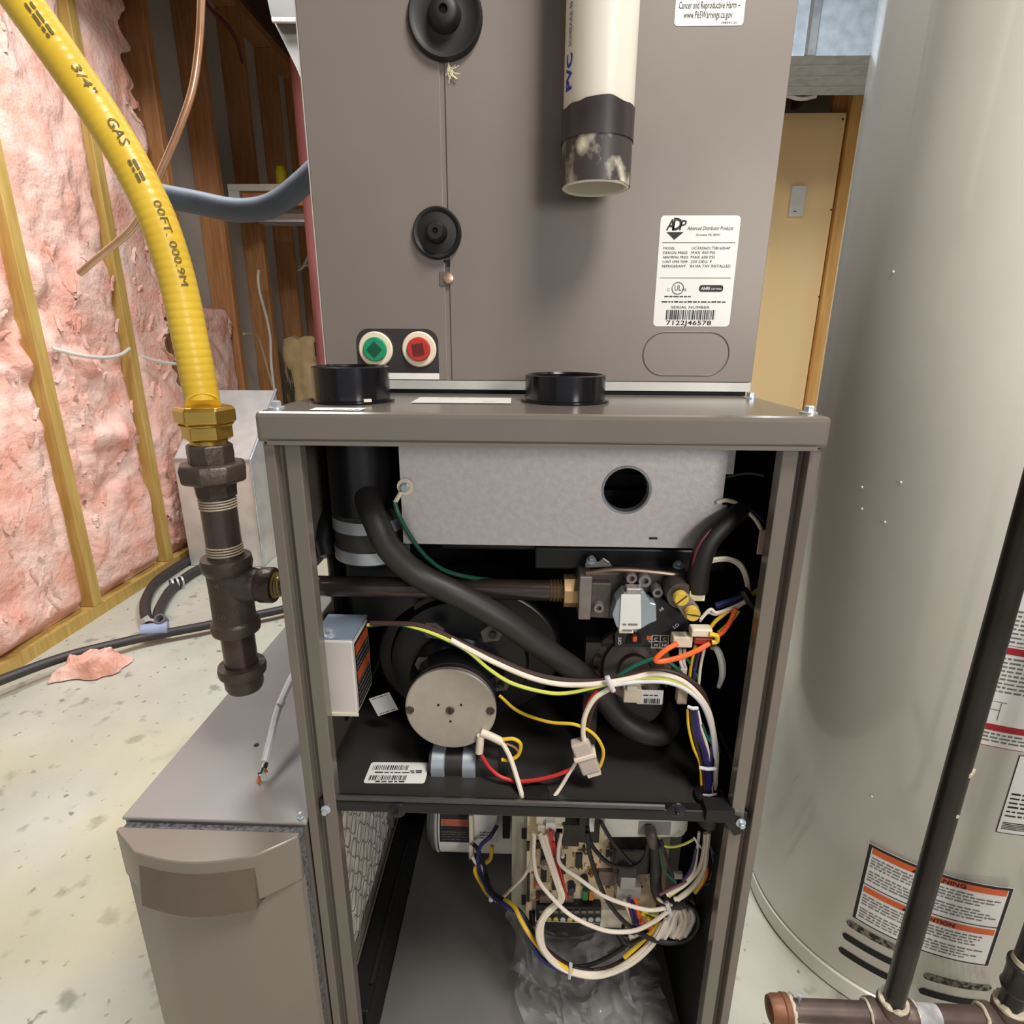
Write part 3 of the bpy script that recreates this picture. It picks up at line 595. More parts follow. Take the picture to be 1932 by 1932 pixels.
# pleated filter seen through the return opening
def filt():
    t = thing('air_filter', 'white pleated air filter backed with wire mesh', 'air filter', (-.2285, .16, .1))
    b = B().grid(60, 200, lambda a, c: (-.2330+.0016*math.sin(c*60)+.002*noise.noise(Vector((a*9, c*24, 0))), .030+.27*a, .112+.29*c))
    make('pleats', b, M('filter_media', (244, 240, 230), .9, scale=90), t, smooth=180)
    b = B()
    for k in range(9):
        for s in (1, -1):
            P = []
            for j in range(60):
                y = .032+.266*j/59; z = .118+.034*k+.0145*s*math.sin(y*2*math.pi/.05+(.5*math.sin(k*2.1)))+.003*math.sin(y*90+k)
                if z < .40: P.append((-.2296, y, z))
            if len(P) > 5: b.tube(P, .0006, 4)
    make('wire_mesh', b, M('mesh_wire', (150, 142, 130), .5, .3), t)
filt()
# stripped power cable lying over the filter cabinet
t = thing('power_cable', 'white jacketed power cable with stripped ends hanging over the filter cabinet', 'cable', at(520, 1370, z=.47))
def q_(L): return cr([at(px, py, z=z) for px, py, z in L])
make('jacket', B().tube(q_([(560, 1262, .505), (545, 1290, .497), (524, 1340, .482), (510, 1395, .465), (499, 1437, .452)]), .0042, 8), TIE, t)
make('inner_wire', B().tube(q_([(500, 1432, .452), (494, 1455, .442), (488, 1460, .439)]), .0016, 6), GREEN, t)
make('inner_wire', B().tube(q_([(500, 1432, .452), (495, 1450, .444), (490, 1462, .438)]), .0018, 6), WW, t)
make('inner_wire', B().tube(q_([(503, 1428, .454), (503, 1440, .448), (501, 1449, .444)]), .0018, 6), BKW, t)
b = B()
for e in ((488, 1478), (484, 1476), (492, 1475), (490, 1481)): b.tube(q_([(489, 1460, .438), ((489+e[0])/2, 1470, .4345), (e[0], e[1], .4325)]), .0007, 5)
for e in ((498, 1456), (505, 1457), (501, 1459)): b.tube(q_([(501, 1449, .444), (e[0], e[1], .439)]), .0007, 5)
make('bare_copper', b, M('bare_copper', (196, 100, 60), .4, .6), t)
make('jacket_band', B().tube(q_([(532, 1322, .489), (528, 1330, .486)]), .0048, 8), WHITE, t)
# ================================================================== gas line
YG_ = .081; XG = -.313
def zz(py): return at(430, py, y=YG_-.02).z
t = thing('gas_tubing', 'yellow jacketed corrugated gas tube with a brass nut', 'gas tube', (XG, YG_, zz(840)))
CP = cr([(-.66, .1, 2.43), (-.655, .1, 2.0), (-.63, .095, 1.55), (-.55, .09, 1.33)]+[at(px, py, y=YG_+.006) for px, py in ((60-130, -150), (-10, -70), (60, 28), (135, 135), (200, 232), (255, 325), (300, 420), (335, 530), (361, 650), (379, 740), (384, 772))], 14)
CP[-1] = Vector((XG, YG_, zz(772))); CP[-10:] = [CP[-10].lerp(CP[-1], k/9) for k in range(10)]
S = [0]
for a, c_ in zip(CP, CP[1:]): S.append(S[-1]+(c_-a).length)
def along(s):
    s = max(0, min(S[-1]-1e-6, s)); i = max(k for k in range(len(S)) if S[k] <= s); i = min(i, len(CP)-2); u = (s-S[i])/(S[i+1]-S[i])
    return CP[i].lerp(CP[i+1], u), (CP[min(i+2, len(CP)-1)]-CP[max(0, i-1)]).normalized()
NP = int(S[-1]/.0011); P = []; Rr = []
for k in range(NP+1):
    s = S[-1]*k/NP; P.append(along(s)[0]); w = (s % .0068)/.0068; amt = min(1, max(.15, (.50-(S[-1]-s))/.12)); amt *= 1 if s < S[-1]-.02 else .2
    Rr.append(.0152+.00045*amt*(abs(math.sin(math.pi*w))**.5-.6))
make('jacketed_tube', B().tube(P, Rr, 24), CSST, t)
def fc(u, v, h):
    p, T = along(u); toc = (CAM-p); toc = (toc-T*toc.dot(T)).normalized(); side = toc.cross(T)
    a = v/.0155; return p+(toc*math.cos(a)+side*math.sin(a))*(.0156+h)
def s_of(px, py):
    best = min(range(len(CP)), key=lambda k: (at(px, py, y=YG_+.0)-CP[k]).length); return S[best]
b = B()
for s_, px, py, h, w in (('3/4"', 125, 152, .0066, .022), ('GAS', 190, 250, .0075, .0205), ("00FT. 000.9M", 276, 388, .0058, .066)):
    text(b, s_, fc, s_of(px, py), .002 if s_ != 'GAS' else .001, h, w, lift=.0007, rot=0)
for k in range(2): lines(b, fc, s_of(50, 35)+.0, s_of(50, 35)+.026, .000+.0038*k, .0022, .0007); lines(b, fc, s_of(234, 318), s_of(234, 318)+.017, -.001+.0036*k, .0023, .0007)
make('printed_lettering', b, M('tube_ink', (92, 78, 30), .6), t, smooth=0)
nut = make('brass_nut', B().lathe((XG, YG_, 0), (0, 0, 1), [(.018, zz(838)), (.0225, zz(832)), (.0225, zz(806)), (.025, zz(804)), (.027, zz(800)), (.027, zz(778)), (.0245, zz(771)), (.017, zz(770))], 6, ph=.35), BRASS, t, smooth=20, bevel=.001)
make('brass_collar', B().lathe((XG, YG_, 0), (0, 0, 1), [(.0165, zz(846)), (.0165, zz(836))], 28), BRASS, t)
make('nut_shoulder', B().lathe((XG, YG_, 0), (0, 0, 1), [(.0228, zz(809)), (.0238, zz(807)), (.0238, zz(805))], 28), BRASS, t)
t = thing('gas_piping', 'black iron gas piping with union, tee and capped drip leg', 'pipe', (XG, YG_, zz(1315)))
def ring(nm, prof, m=CASTI, seg=32, **k): return make(nm, B().lathe((XG, YG_, 0), (0, 0, 1), [(r_, zz(py)) for r_, py in prof], seg, ph=k.pop('ph', 0)), m, t, smooth=k.pop('smooth', 30), bevel=k.pop('bevel', 0))
ring('union_head', [(.0208, 881), (.0212, 862), (.0208, 846), (.018, 844)], seg=8, ph=.3, bevel=.001)
ring('union_ring', [(.027, 918), (.0305, 914), (.0315, 890), (.030, 882), (.026, 880)], seg=8, ph=.1, bevel=.0015)
ring('union_tail', [(.019, 946), (.0195, 930), (.0205, 916)], seg=8, ph=.25, bevel=.001)
ring('riser_nipple', [(.0167, 1066), (.0167, 944)], IRON)
b = B()
for k in range(4): b.lathe((XG, YG_, zz(952+k*5)), (0, 0, 1), [(.0167, -.001), (.0176, 0), (.0167, .001)], 28, caps=False)
for k in range(4): b.lathe((XG, YG_, zz(1056-k*5)), (0, 0, 1), [(.0167, -.001), (.0176, 0), (.0167, .001)], 28, caps=False)
make('pipe_thread', b, M('thread_dope', (150, 138, 116), .5), t)
zt_ = at(800, 1117, y=YG_-.01).z
tee = ring('tee', [(.018, 1208), (.0235, 1206), (.0245, 1198), (.0235, 1188), (.021, 1184), (.0205, 1130), (.021, 1094), (.0235, 1088), (.0248, 1076), (.0238, 1064), (.018, 1062)])
make('tee_branch', B().lathe((XG, YG_, zt_), (1, 0, 0), [(.0195, .0), (.018, .024), (.016, .030), (.0182, .033), (.0186, .045), (.0175, .047), (.012, .047)], 28), CASTI, t)
b = B()
for k in range(3): b.lathe((XG+.0475+.003*k, YG_, zt_), (1, 0, 0), [(.0107, -.001), (.0138-.001*k, 0), (.0107, .001)], 24, caps=False)
make('branch_thread', b, M('yellow_tape', (190, 170, 96), .5), t)
ring('drip_nipple', [(.0167, 1280), (.0167, 1204)], IRON)
ring('drip_cap', [(.006, 1318), (.0175, 1317), (.0195, 1310), (.0200, 1290), (.0205, 1289), (.0238, 1287), (.0245, 1279), (.0235, 1271), (.0168, 1270)])
b = B()
def fg(u, v, h): a = math.radians(-100)+u/.0205; return Vector((XG+(.0207+h)*math.cos(a), YG_+(.0207+h)*math.sin(a), v))
text(b, '3/4', fg, -.008, zz(1112), .006, .012, lift=.0004); text(b, '150', fg, -.006, zz(1170), .006, .012, lift=.0004)
make('cast_marks', b, M('cast_marks', (96, 84, 76), .45, .4), t, smooth=0)
make('supply_pipe', B().cyl((XG+.045, YG_, zt_), (.034, YG_, zt_), .0107, seg=24), IRON, t)
b = B()
for k in range(4): b.lathe((.016+.0035*k, YG_, zt_), (1, 0, 0), [(.0107, -.0012), (.0117, 0), (.0107, .0012)], 24, caps=False)
make('valve_thread', b, M('dark_thread', (120, 100, 66), .4, .5), t)
# ================================================================== refrigerant lines
make('copper_tube', B().tube(cr([Vector((-.47, .5, 2.43)), Vector((-.47, .5, 1.8)), at(382, -60, y=.5)])[:-1]+pc([(382, -60), (380, 0), (376, 80), (364, 165), (340, 238), (312, 305), (292, 350), (268, 402), (245, 435), (215, 462), (180, 490), (150, 516)], .5), .0052, 14, caps=False), COPPER, label='bare copper tube bending down behind the yellow gas tube', cat='pipe')
e0, e1 = at(152, 514, y=.5), at(148, 518, y=.5)
make('suction_line', B().tube(pc([(255, 352), (300, 368), (370, 382), (440, 396), (490, 394), (530, 378), (570, 346), (600, 318)], .72)+cr([at(600, 318, y=.72), (-.32, .69, 1.205), (-.245, .64, 1.21), (-.222, .63, 1.21)])[1:], .0205, 20), HOSE, label='thick blue-grey foam insulated refrigerant line running behind the coil case', cat='pipe')
# ================================================================== water heater
TC = Vector((.589, .302, 0)); TR = .2085
def atc(px, py):
    d = _F + _R*((px-966)/FPX) - _U*((py-966)/FPX); ox, oy = CAM.x-TC.x, CAM.y-TC.y
    A = d.x**2+d.y**2; Bq = ox*d.x+oy*d.y; C_ = ox*ox+oy*oy-TR*TR; t_ = (-Bq-math.sqrt(max(0, Bq*Bq-A*C_)))/A
    p = CAM+d*t_; return (math.atan2(p.y-TC.y, p.x-TC.x)*TR, p.z)
def ft(s, z, h): a = s/TR; return Vector((TC.x+(TR+h)*math.cos(a), TC.y+(TR+h)*math.sin(a), z))
t = thing('water_heater', 'tall off-white water heater tank right of the furnace', 'water heater', TC)
make('jacket', B().lathe(TC, (0, 0, 1), [(TR-.004, .034), (TR, .0365), (TR, 1.55), (TR-.01, 1.565), (0, 1.58)], 160, caps=False), TANK, t, smooth=60)
make('base_ring', B().lathe(TC, (0, 0, 1), [(TR-.02, .004), (TR+.001, .004), (TR+.002, .031), (TR-.003, .0335)], 160, caps=False), TANK, t, smooth=40)
make('base_foot', B().lathe(TC, (0, 0, 1), [(TR-.006, 0), (TR-.006, .01)], 96), BLACK, t)
# warning / attention label
(sA, zA), (sB, zB), (sC, zC), (sD, zD) = atc(1645, 1575), atc(1912, 1693), atc(1852, 1838), atc(1612, 1712)
s0, s1 = (sA+sD)/2, (sB+sC)/2; z1, z0 = (zA+zB)/2, (zC+zD)/2
b = B(); rect(b, ft, s0-.001, z0-.001, s1+.001, z1+.001, .0003, 24); lab = make('warning_label', b, WHITE, t, smooth=0)
b = B(); th = .0036
for (a, c, d_, e) in ((s0, z0, s1, z0+th*.5), (s0, z1-th, s1, z1), (s0, z0, s0+th, z1), (s1-th, z0, s1, z1), (s0, (z0+z1)/2-.0007, s1, (z0+z1)/2+.0007)): rect(b, ft, a, c, d_, e, .0007, 20)
rnd = random.Random(2); hz = (z1-z0)/2; ln = s1-s0
for k, nm in enumerate(('WARNING', 'ATTENTION')):
    zt = z1-k*hz
    b2 = B()
    for j in range(8): lines(b2, ft, s0+.006, s1-.008-rnd.uniform(0, .03), zt-.0195-j*.0046-(.004 if j > 3 else 0), .0022, .0007, rnd)
    make('fine_print', b2, GREYINK, lab, smooth=0, kind='stuff')
    text(b, nm, ft, (s0+s1)/2+.004, zt-.0115, .0062, .047, lift=.0010, bold=.03, align='C')
    x = (s0+s1)/2-.028; b.poly([ft(x, zt-.0122, .001), ft(x+.009, zt-.0122, .001), ft(x+.0045, zt-.0045, .001)])
make('lettering', b, INK, lab, smooth=0)
for k in range(2): b = B(); rect(b, ft, s0+.005, z1-k*hz-.0130, s1-.005, z1-k*hz-.0038, .0006, 20); make('orange_band', b, ORANGE, lab, smooth=0)
# louvre slots
def slot(pa, pb, mat):
    (a, za), (c, zc) = atc(*pa), atc(*pb); z = (za+zc)/2; b = B(); P = []; r = .0056
    n = 26; V = []
    for k in range(n+1):
        u = a+(c-a)*k/n; e = min(u-a, c-u); hh = r if e >= r else math.sqrt(max(0, r*r-(r-e)**2))
        V += [ft(u, z-hh, .0007), ft(u, z+hh, .0007)]
    b.add(V, [(2*k, 2*k+2, 2*k+3, 2*k+1) for k in range(n)])
    return make('air_slot', b, mat, t, smooth=0)
SL = M('slot_black', (14, 12, 10), .7); SL2 = M('slot_screen', (120, 110, 96), .6, col2=(18, 16, 14), scale=160, lo=.45, hi=.55)
for pa, pb, m in (((1598, 1733), (1697, 1797), SL2), ((1590, 1758), (1690, 1822), SL), ((1583, 1784), (1680, 1850), SL), ((1745, 1824), (1866, 1878), SL2), ((1736, 1852), (1854, 1906), SL), ((1726, 1880), (1846, 1937), SL)):
    slot(pa, pb, m)
# instruction label and rating label cut by the picture edge
sa, za = atc(1876, 1080); sb, zb_ = atc(1858, 1395)
u0, u1 = atc(1868, 1240)[0], atc(1868, 1240)[0]+.12; z1 = za; z0 = atc(1878, 1405)[1]-.003
b = B(); rect(b, ft, u0, z0, u1, z1, .0003, 16); lab = make('instruction_label', b, WHITE, t, smooth=0)
zr1 = atc(1915, 1230)[1]; zr2 = atc(1890, 1375)[1]
for zc, hh in ((zr1, .004), (zr2, .004), (z0+.0004, .0004), (zr1+.0063, .0003)): b = B(); rect(b, ft, u0, zc-hh, u1, zc+hh, .0006, 16); make('red_band', b, REDINK, lab, smooth=0)
b = B(); rnd = random.Random(4)
for k in range(9): lines(b, ft, u0+.002, u1-.004, zr1-.010-k*.005, .0022, .0006, rnd)
for k in range(8): lines(b, ft, u0+.002, u1-.004, zr1+.010+k*.005, .0022, .0006, rnd)
for k in range(3): lines(b, ft, u0+.002, u1-.004, zr2-.009-k*.0045, .0022, .0006, rnd)
zm = (zr1-.055+zr2)/2
for (a, c, d_, e) in ((u0+.004, zm+.012, u0+.025, zm+.0128), (u0+.02, zm-.01, u0+.0208, zm+.012), (u0+.01, zm+.002, u0+.02, zm+.0028)): rect(b, ft, a, c, d_, e, .0006)
make('lettering', b, GREYINK, lab, smooth=0)
u0 = atc(1893, 1520)[0]; u1 = u0+.1; z1 = atc(1930, 1425)[1]; z0 = atc(1895, 1572)[1]
b = B(); rect(b, ft, u0, z0, u1, z1, .0003, 14); lab = make('rating_label', b, WHITE, t, smooth=0)
b = B()
for (a, c, d_, e) in ((u0, z0, u1, z0+.001), (u0, z1-.001, u1, z1), (u0, z0, u0+.001, z1)): rect(b, ft, a, c, d_, e, .0006, 12)
for k in range(5): rect(b, ft, u0+.004, z0+.006+k*.0022, u1-.01, z0+.0072+k*.0022, .0006, 10)
for k in range(6): lines(b, ft, u0+.004, u1-.02, z0+.024+k*.006, .0026, .0006)
make('lettering', b, INK, lab, smooth=0)
for px, py in ((1686, 513), (1627, 919), (1627, 960), (1670, 985), (1700, 910), (1645, 1502)):
    s_, z_ = atc(px, py); p = ft(s_, z_, .0005); make('debris_speck', B().lathe(p, (p-Vector((TC.x, TC.y, p.z))), [(.0016, 0), (.001, .0012)], 7), WHITE, t)
# ================================================================== iron pipe run in front of the heater
YP = .02
BKP = M('black_pipe', (40, 37, 35), .32, .4, col2=(52, 48, 45), scale=14)
RUST = M('rusty_fitting', (120, 78, 54), .5, .3, col2=(146, 96, 66), scale=30)
BRP = M('brown_pipe', (110, 92, 84), .45, .4, col2=(84, 70, 66), scale=26)
DOPE = M('pipe_dope', (216, 206, 184), .6, col2=(198, 186, 158), scale=90)
KS = .68
t = thing('black_pipe_run', 'black iron pipe rising from a tee in front of the water heater', 'pipe', at(1690, 1910, y=YP))
zrun = at(1690, 1934, y=YP-.011).z; xr = (at(1704, 1813, y=YP).x+at(1801, 1483, y=YP).x)/2
def L_(o, ax, prof, seg=28, **k): return B().lathe(o, ax, [(a*KS, c*KS) for a, c in prof], seg, **k)
make('riser', B().cyl((xr, YP, zrun+.008), (xr, YP, 2.43), .0107, seg=28), BKP, t)
q = at(1815, 1462, y=YP-.01); make('paint_chip', B().obox((xr+.0075, YP-.0078, q.z), (.004, .0027, .001), (.0, 0, .002), (.0006, -.0006, 0)), DOPE, t, smooth=0)
q = at(1797, 1540, y=YP-.01); make('paint_chip', B().obox((xr+.003, YP-.0103, q.z), (.0014, 0, 0), (.0, 0, .0016), (.0, -.0006, 0)), DOPE, t, smooth=0)
TEE = [(.019, -.03), (.0215, -.012), (.0215, .012), (.0235, .016), (.0245, .026), (.0225, .031), (.016, .031)]
RUN = [(.016, -.037), (.0225, -.037), (.0235, -.024), (.0205, -.018), (.0205, .018), (.0235, .024), (.0225, .037), (.016, .037)]
tb = L_((xr, YP, zrun), (0, 0, 1), TEE); rb_ = L_((xr, YP, zrun), (1, 0, 0), RUN); tb.add(rb_.v, rb_.f)
make('tee', tb, BRP, t)
def dope(o, ax, r_, w, seed):
    b = B(); ax = Vector(ax); u = ax.orthogonal().normalized(); v = ax.cross(u); P = []; R2 = []
    for k in range(33):
        a = 2*math.pi*k/32; jj = noise.noise(Vector((math.cos(a)*2, math.sin(a)*2, seed)))
        P.append(Vector(o)+(u*math.cos(a)+v*math.sin(a))*r_*KS+ax*.003*jj); R2.append(w*KS*(1+.5*jj))
    b.tube(P, R2, 8, caps=False); make('pipe_dope', b, DOPE, t)
dope((xr, YP, zrun+.031*KS), (0, 0, 1), .0185, .0042, 1); dope((xr-.037*KS, YP, zrun), (1, 0, 0), .0185, .0034, 2); dope((xr+.037*KS, YP, zrun), (1, 0, 0), .0185, .0038, 3)
xc = at(1490, 1908, y=YP-.011).x
make('stub_pipe', B().cyl((xc-.008, YP, zrun), (xr-.02, YP, zrun), .0113, seg=28), BRP, t)
dope((xc+.008, YP, zrun), (1, 0, 0), .0175, .0045, 4)
make('end_cap', L_((xc+.006, YP, zrun), (-1, 0, 0), [(.0168, 0), (.0235, .001), (.0242, .010), (.0225, .012), (.0222, .026), (.0195, .033), (.006, .035)]), RUST, t)
x2 = at(1912, 1880, y=YP).x
make('link_pipe', B().cyl((xr+.02, YP, zrun), (x2-.02, YP, zrun), .0113, seg=28), BRP, t)
make('dope_smear', L_((xr+.028, YP, zrun), (1, 0, 0), [(.0168, 0), (.0176, .004), (.0174, .030), (.0168, .036)], 24, caps=False), M('white_smear', (206, 204, 204), .5, col2=(150, 146, 146), scale=60), t)
tb = L_((x2, YP, zrun), (0, 0, 1), TEE); rb_ = L_((x2, YP, zrun), (1, 0, 0), RUN); tb.add(rb_.v, rb_.f); make('second_tee', tb, BRP, t)
dope((x2, YP, zrun+.033*KS), (0, 0, 1), .0185, .0055, 6); dope((x2-.038*KS, YP, zrun), (1, 0, 0), .0185, .0036, 7)
make('second_riser', L_((x2, YP, zrun), (0, 0, 1), [(.0165, .03), (.0165, .066), (.0205, .068), (.0225, .074), (.0205, .080), (.0205, .112), (.0225, .116), (.0225, .124), (.0165, .126), (.0165, 1.2)]), BKP, t)
make('thread_ring', L_((x2, YP, zrun+.126*KS), (0, 0, 1), [(.0165, 0), (.0185, .001), (.0175, .010), (.0165, .011)], 24, caps=False), DOPE, t)
make('tee_foot', B().cyl((xr, YP, .012), (xr, YP, zrun-.012), .0107, seg=24).cyl((x2, YP, .012), (x2, YP, zrun-.012), .0107, seg=24), BRP, t)
make('foot_cap', B().cyl((xr, YP, 0), (xr, YP, .022), .016, seg=24), RUST, t); make('foot_cap', B().cyl((x2, YP, 0), (x2, YP, .022), .016, seg=24), RUST, t)
q = at(1511, 1872, y=YP); make('test_pin', B().cyl((q.x, YP, zrun+.011), (q.x, YP, zrun+.020), .0009, seg=8).cyl((q.x, YP, zrun+.018), (q.x, YP, zrun+.024), .0018, .0024, seg=10), GALVB, t)
# ================================================================== burner compartment
YB = .062
t = thing('burner_box', 'galvanised burner box with a round sight hole', 'burner box', (.02, .15, .707))
x0, x1, z0, z1 = at(760, 1000, y=YB).x, at(1357, 1000, y=YB).x, at(900, 1027, y=YB).z, .806
q = at(1182, 925, y=YB); hr = at(1226, 925, y=YB).x-q.x
# front sheet with a real round hole
b = B(); n = 48; inner = [(q.x+hr*math.cos(2*math.pi*k/n), YB, q.z+hr*math.sin(2*math.pi*k/n)) for k in range(n)]
def edge(th):
    c, s = math.cos(th), math.sin(th); ts = []
    if c > 1e-9: ts.append((x1-q.x)/c)
    if c < -1e-9: ts.append((x0-q.x)/c)
    if s > 1e-9: ts.append((z1-q.z)/s)
    if s < -1e-9: ts.append((z0-q.z)/s)
    k = min(ts); return (q.x+k*c, YB, q.z+k*s)
angs = sorted([2*math.pi*k/n for k in range(n)]); outer = [edge(a) for a in angs]
corner = {(x1, z1): None}
V = inner+outer; F = [(k, (k+1) % n, n+(k+1) % n, n+k) for k in range(n)]
b.add(V, F)
for cx, cz in ((x0, z0), (x1, z0), (x0, z1), (x1, z1)):
    a = math.atan2(cz-q.z, cx-q.x) % (2*math.pi); k = int(a/(2*math.pi/n)); b.add([outer[k], (cx, YB, cz), outer[(k+1) % n]], [(0, 1, 2)])
make('front_sheet', b, GALV, t, smooth=0)
make('box_shell', B().box(x0, x0+.0015, YB+.0005, .24, z0, z1).box(x1-.0015, x1, YB+.0005, .24, z0, z1).box(x0, x1, YB+.0005, .24, z0-.0006, z0+.0008).box(x0, x1, YB+.0005, .24, z1-.001, z1).box(x0, x1, .239, .24, z0, z1), GALV, t, smooth=0)
make('sight_ring', B().lathe((q.x, YB+.003, q.z), (0, -1, 0), [(hr-.001, -.006), (hr-.0005, .003), (hr+.0012, .0042), (hr+.002, .003)], 48, caps=False), GALVB, t)
make('burner_tube', B().box(x0+.03, x1-.03, .12, .14, z0+.025, z0+.04).box(x0+.03, x1-.03, .15, .20, z0+.05, z0+.075), BLKMET, t, smooth=0)
make('side_tab', B().obox((x1+.004, YB+.004, .789), (.0035, 0, 0), (0, .002, 0), (0, 0, .012)), GALV, t, smooth=0)
make('side_tab', B().obox((x1+.002, YB+.003, .742), (.003, 0, 0), (0, .002, 0), (0, 0, .006)), GALV, t, smooth=0)
e = at(763, 918, y=YB); hexscrew('ground_screw', (e.x+.001, YB-.0005, e.z), t, (0, -1, 0), .0042, GALVB)
make('scratch', B().box(at(1225, 1013, y=YB).x, at(1240, 1013, y=YB).x, YB-.0008, YB-.0002, z0+.008, z0+.010), INK, t, smooth=0)
make('mount_flange', B().box(x0+.03, .19, .10, .215, .686, .6945).box(.0, .19, .085, .10, .672, .695), BLKMET, t, smooth=0, bevel=.002)
t = thing('manifold_bracket', 'black bracket with a red printed strip between burner box and gas valve', 'bracket', (.1, .1, .66))
make('plate', B().box(.045, .165, .112, .116, .655, .688), M('bracket_black', (52, 50, 50), .4, .3), t, smooth=0)
make('printed_strip', B().box(.088, .135, .110, .1116, .667, .683, ), M('strip_dark', (86, 56, 56), .5), t, smooth=0)
for px, py in ((1094, 1045), (1158, 1057), (1240, 1045)):
    e = at(px, py, y=.110); hexscrew('screw', (e.x, .1115, max(.657, min(.686, e.z))), t, (0, -1, 0), .003)
# ---- gas valve
t = thing('gas_valve', 'cast aluminium gas valve with black switch plate and brass test caps', 'gas valve', (.1, .07, .6))
ALU = M('cast_aluminium', (150, 142, 138), .42, .6, col2=(132, 124, 120), scale=40)
ALUD = M('dark_cast_aluminium', (104, 96, 92), .42, .6, col2=(88, 80, 76), scale=40)
SWB = M('switch_plate', (30, 32, 36), .45)
def X(px, py, y): return at(px, py, y=y)
def pbox(name, pa, pb_, y0, y1, m, bev=.0012, par_=None):
    a, c = X(pa[0], pa[1], y0), X(pb_[0], pb_[1], y0)
    return make(name, B().box(min(a.x, c.x), max(a.x, c.x), y0, y1, min(a.z, c.z), max(a.z, c.z)), m, par_ or t, smooth=0, bevel=bev)
def pprism(name, pts, y0, y1, m, par_=None, bev=.001):
    P = [X(a, c, y0) for a, c in pts]; return make(name, B().prism(P, (0, y1-y0, 0)), m, par_ or t, smooth=0, bevel=bev)
make('inlet_hex', B().cyl((.0295, YG_, zt_), (.045, YG_, zt_), .0165, seg=8, ph=.4), M('brass_hex', (180, 150, 106), .4, .5), t, smooth=20)
pbox('body_left', (1094, 1088), (1114, 1170), .055, .11, ALU)
pprism('body', [(1112, 1082), (1300, 1080), (1306, 1120), (1275, 1160), (1160, 1168), (1112, 1165)], .066, .11, ALUD)
pbox('body_boss', (1116, 1100), (1150, 1166), .058, .07, ALUD)
for px, py, r_ in ((1130, 1148, .0048), (1217, 1097, .0060), (1241, 1119, .0048), (1192, 1092, .005)):
    e = X(px, py, .052); make('port', B().lathe((e.x, .066, e.z), (0, -1, 0), [(r_*1.2, 0), (r_*1.1, .008), (r_, .014), (r_*.55, .014), (r_*.5, .009)], 20), ALU, t)
for px, py in ((1118, 1068), (1285, 1078)):
    e = X(px, py, .062); hexscrew('screw', (e.x, .075, e.z), t, (0, -.5, .8), .0032)
make('pilot_tube', B().tube(cr([X(1105, 1082, .06), X(1160, 1075, .06), X(1220, 1078, .06), X(1290, 1086, .06)]), .0026, 8), M('dull_tube', (120, 106, 92), .35, .7), t)
pprism('bracket_tab', [(1104, 1062), (1130, 1060), (1138, 1052), (1150, 1060), (1156, 1070), (1104, 1072)], .072, .074, ALU)
pprism('switch_plate', [(1180, 1165), (1210, 1130), (1245, 1125), (1290, 1160), (1303, 1180), (1296, 1192), (1262, 1200), (1262, 1222), (1160, 1222), (1160, 1195)], .054, .070, SWB)
pprism('regulator_can', [(1155, 1160), (1163, 1135), (1178, 1118), (1215, 1116), (1228, 1137), (1238, 1140), (1239, 1172), (1226, 1177), (1208, 1188), (1180, 1196), (1163, 1183)], .042, .060, M('zinc_plate', (170, 184, 192), .3, .6, col2=(150, 164, 174), scale=14))
lab = pprism('white_tag', [(1172, 1122), (1209, 1122), (1210, 1186), (1168, 1192)], .0405, .0415, WHITE)
pbox('terminal_block', (1182, 1110), (1211, 1122), .041, .052, M('tinned', (176, 172, 168), .35, .7))
pbox('tag_foot', (1168, 1188), (1196, 1196), .041, .048, NYLON)
b = B(); fv = plane((0, .0404, 0)); e = X(1171, 1176, .04)
for k in range(2): lines(b, fv, e.x+.002, e.x+.016, e.z-.002-.0065*k, .0022, .0003)
make('lettering', b, GREYINK, lab, smooth=0)
pprism('switch_recess', [(1184, 1198), (1208, 1196), (1210, 1214), (1180, 1216)], .0528, .0538, BLACK)
pbox('toggle', (1194, 1202), (1202, 1212), .046, .0527, M('toggle_red', (190, 84, 40), .5))
pbox('toggle_mark', (1220, 1200), (1228, 1208), .0532, .0538, M('toggle_red'))
b = B(); fv = plane((0, .0538, 0))
def vt(s_, px, py, h, rot=0, **k): e = X(px, py, .0536); text(b, s_, fv, e.x, e.z, h, lift=.0004, rot=rot, **k)
vt('OFF', 1172, 1216, .0034, math.pi/2, bold=.01); vt('ON', 1230, 1212, .0032, math.pi/2, bold=.01)
vt('HI', 1247, 1154, .0032, .8, bold=.01); vt('LO', 1272, 1186, .0034, .6, bold=.01)
vt('C', 1234, 1208.5, .0034, bold=.01); vt('C', 1251, 1208.5, .0034, bold=.01); vt('M', 1234, 1220, .0034, bold=.01); vt('HI', 1249, 1220, .0034, bold=.01)
a, c = X(1229, 1222, .0536), X(1262, 1199, .0536)
for k in range(3): rect(b, fv, a.x+(c.x-a.x)*k/2-.0003, a.z, a.x+(c.x-a.x)*k/2+.0003, c.z, .0004); rect(b, fv, a.x, a.z+(c.z-a.z)*k/2-.0003, c.x, a.z+(c.z-a.z)*k/2+.0003, .0004)
make('switch_lettering', b, WHITE, t, smooth=0)
e = X(1278, 1108, .055); make('outlet_boss', B().cyl((e.x, .075, e.z), (e.x-.0, .040, e.z-.002), .013, seg=28), ALUD, t)
CAPM = M('brass_yellow_cap', (226, 190, 76), .35, .35)
e1_ = X(1286, 1131, .030); e2_ = X(1308, 1160, .028)
make('cap_bridge', B().prism([X(1274, 1140, .036), X(1298, 1120, .036), X(1322, 1150, .036), X(1296, 1172, .036)], (0, .02, 0)), ALU, t, smooth=0, bevel=.002)
